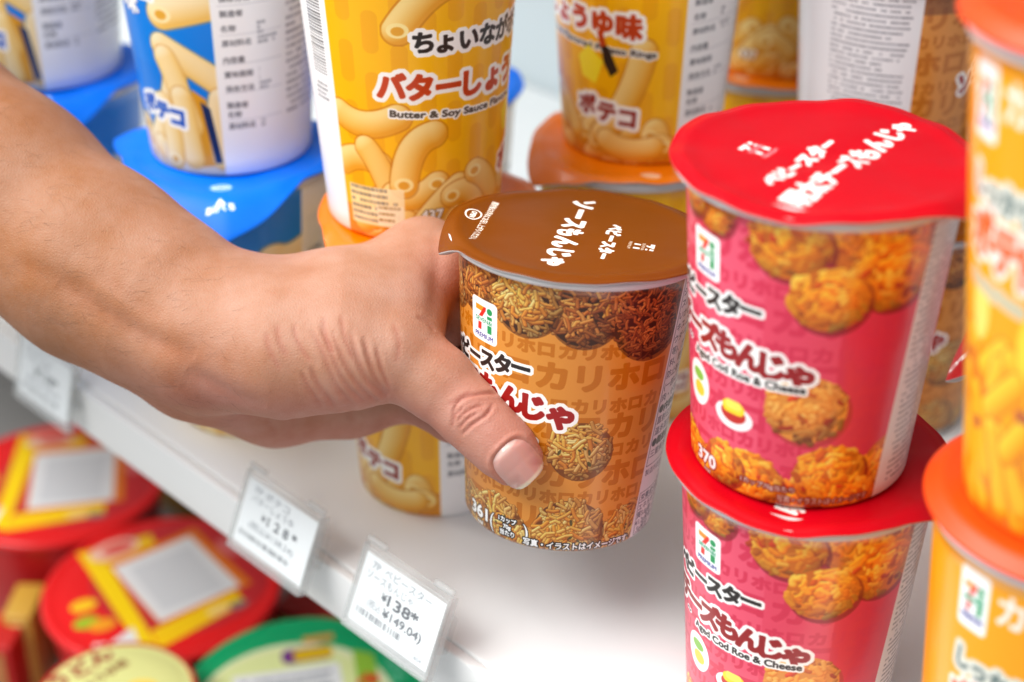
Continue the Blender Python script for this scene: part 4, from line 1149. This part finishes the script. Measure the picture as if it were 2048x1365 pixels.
def bowl_mesh(R, H, lidm, body):
    N = 96
    lp = [(0, 0), (.3, .0004), (.6, .0008), (.84, .0012), (.90, .0005), (.94, .0014), (.975, .0016), (.995, .0004), (1.0, -.0012), (.99, -.0026), (.965, -.003)]
    bp = [(.955, -.0035), (.94, -.010), (.93, -.016), (.90, -.03), (.78, -H + .008), (.74, -H), (.68, -H), (.66, -H + .004), (0, -H + .004)]
    out = []
    for prof, m, closed in ((lp, lidm, 0), (bp, body, 1)):
        v, f, uv = [], [], []
        idx = []
        for q, z in prof:
            row = []
            for k in range(N if q else 1):
                a = 2 * math.pi * k / N; row.append(len(v)); v.append((q * R * math.cos(a), q * R * math.sin(a), z))
            idx.append(row)
        def U(i): return (.5 + v[i][1] / (2 * R), .5 - v[i][0] / (2 * R))
        for r0, r1 in zip(idx[:-1], idx[1:]):
            for k in range(N):
                k2 = (k + 1) % N
                if len(r0) == 1: g = (r0[0], r1[k], r1[k2])
                elif len(r1) == 1: g = (r0[k], r1[0], r0[k2])
                else: g = (r0[k], r1[k], r1[k2], r0[k2])
                f.append(g); uv += [U(i) for i in g]
        out.append((v, f, m, uv))
    return out
def place_bowl(label, group, P, turn, R, H, lidm, body, tilt=0.0):
    M_ = frame_to_cam(P, turn=turn)
    if tilt:
        ax = Vector(RV); M_ = Matrix.Translation(Vector(P)) @ Matrix.Rotation(tilt, 4, ax) @ Matrix.Translation(-Vector(P)) @ M_
    root = tag(empty("noodle_bowl", None, mat=M_), label, "noodle bowl", group)
    l, bd = bowl_mesh(R, H, lidm, body)
    mesh_obj("lid", *l[:2], l[2], root, l[3]); mesh_obj("bowl", *bd[:2], bd[2], root, bd[3])
    return root
lm_red = mat("bowl_lid_red", img=bowl_lid_art('red', 62), rough=.3, coat=.2, bump=(14, .08, .004)); lm_green = mat("bowl_lid_green", img=bowl_lid_art('green', 62), rough=.3, coat=.2, bump=(14, .08, .004))
ZB = -.165
def bowl_at(px, py, rpx):
    P = atz(px, py, ZB); d = to_px(P)[2]
    return P, rpx * d / FPX
P, R = bowl_at(325, 1176, 238)
place_bowl("red noodle bowl under the nearer price tag, its whole lid in view", "noodle bowls on the lower shelf", P, 20, R, .09, lm_red, bowl_red)
P2, R2 = bowl_at(112, 966, 222)
place_bowl("red noodle bowl at the left edge, cut off by the picture", "noodle bowls on the lower shelf", P2, -11, R, .09, lm_red, bowl_red)
P3, R3 = bowl_at(610, 1395, 250)
place_bowl("green rimmed noodle bowl with a cream lid at the bottom", "noodle bowls on the lower shelf", P3, 4, R3, .09, lm_green, bowl_green)


P4, R4 = bowl_at(235, 1440, 160)
A = Art(72, 72, 4, (226, 226, 150), -36); A.ell(0, 0, 36, 36, (190, 30, 30)); A.ell(0, 0, 33.5, 33.5, (222, 222, 146))
A.text("うどん", -20, 22, 11, (150, 30, 30), bold=.5, rot=.2); A.text("しょうゆ味", -14, 12, 6, (120, 60, 30), bold=.2, rot=.2)
for x_2, y_2, c_2 in ((-22, 2, (90, 170, 50)), (-16, -5, (130, 190, 60)), (-24, -10, (240, 190, 40)), (-12, -12, (70, 150, 50)), (2, -8, (240, 150, 40)), (12, -2, (250, 214, 90)), (8, -16, (226, 90, 40))): A.ell(x_2, y_2, 7, 4.6, c_2, 1, x_2 * .2)
lm_cream = mat("bowl_lid_cream", img=A.image("bowl_lid_cream"), rough=.35, coat=.1)
place_bowl("cream lidded cup noodle in front of the red bowl at the bottom left", "noodle cups on the lower shelf", atz(232, 1392, ZB + .02), 20, .038, .10, lm_cream, bowl_red)
def carton(name, label, cat, P, sx, sy, h, turn, m, m2, group=None):
    root = tag(empty(name, P, math.radians(turn)), label, cat, group)
    b = bmesh.new(); box_mesh(b, -sx / 2, -sy / 2, 0, sx / 2, sy / 2, h, .0015); bm_obj("carton", b, m, root)
    b = bmesh.new(); box_mesh(b, -sx / 2 + .004, -sy / 2 - .0012, .004, sx / 2 - .004, -sy / 2 - .0002, h - .004, .0003); bm_obj("front_panel", b, m2, root)
    return root
gold = mat("gold_card", (.62, .36, .05), .35, noise=(30, .2)); gold2 = mat("yellow_print", (.80, .62, .22), .4, noise=(60, .3))
redc = mat("red_card", (.55, .015, .012), .4, noise=(30, .2)); greenc = mat("green_print", (.75, .30, .10), .4, noise=(80, .6)); brownc = mat("brown_card", (.30, .15, .01), .5, noise=(30, .2)); pinkc = mat("pink_film", (.50, .04, .12), .4, noise=(60, .5))
q = atz(50, 1215, -.19); carton("snack_box", "narrow gold and yellow box end in the lower left corner", "carton", (q[0], q[1], -.26), .016, .03, .075, 44, gold, gold2)
q = atz(0, 1300, -.20); carton("snack_box", "red carton with a colourful print in the lower left corner", "carton", (q[0] - .012, q[1] - .004, -.26), .045, .03, .07, 40, redc, greenc)
q = atz(98, 830, -.16); carton("snack_box", "brown carton behind the red bowls under the far price tag", "carton", (q[0], q[1] + .10, -.26), .10, .06, .12, 0, brownc, brownc)
q = atz(650, 1215, -.20); carton("snack_box", "red and yellow packet behind the green bowl", "carton", (q[0], q[1], -.26), .05, .03, .062, 20, redc, gold2)
q = atz(690, 1200, -.19); carton("snack_box", "dark pink packet between the two nearer price tags", "carton", (q[0] + .02, q[1] + .02, -.26), .05, .03, .072, 10, pinkc, pinkc)
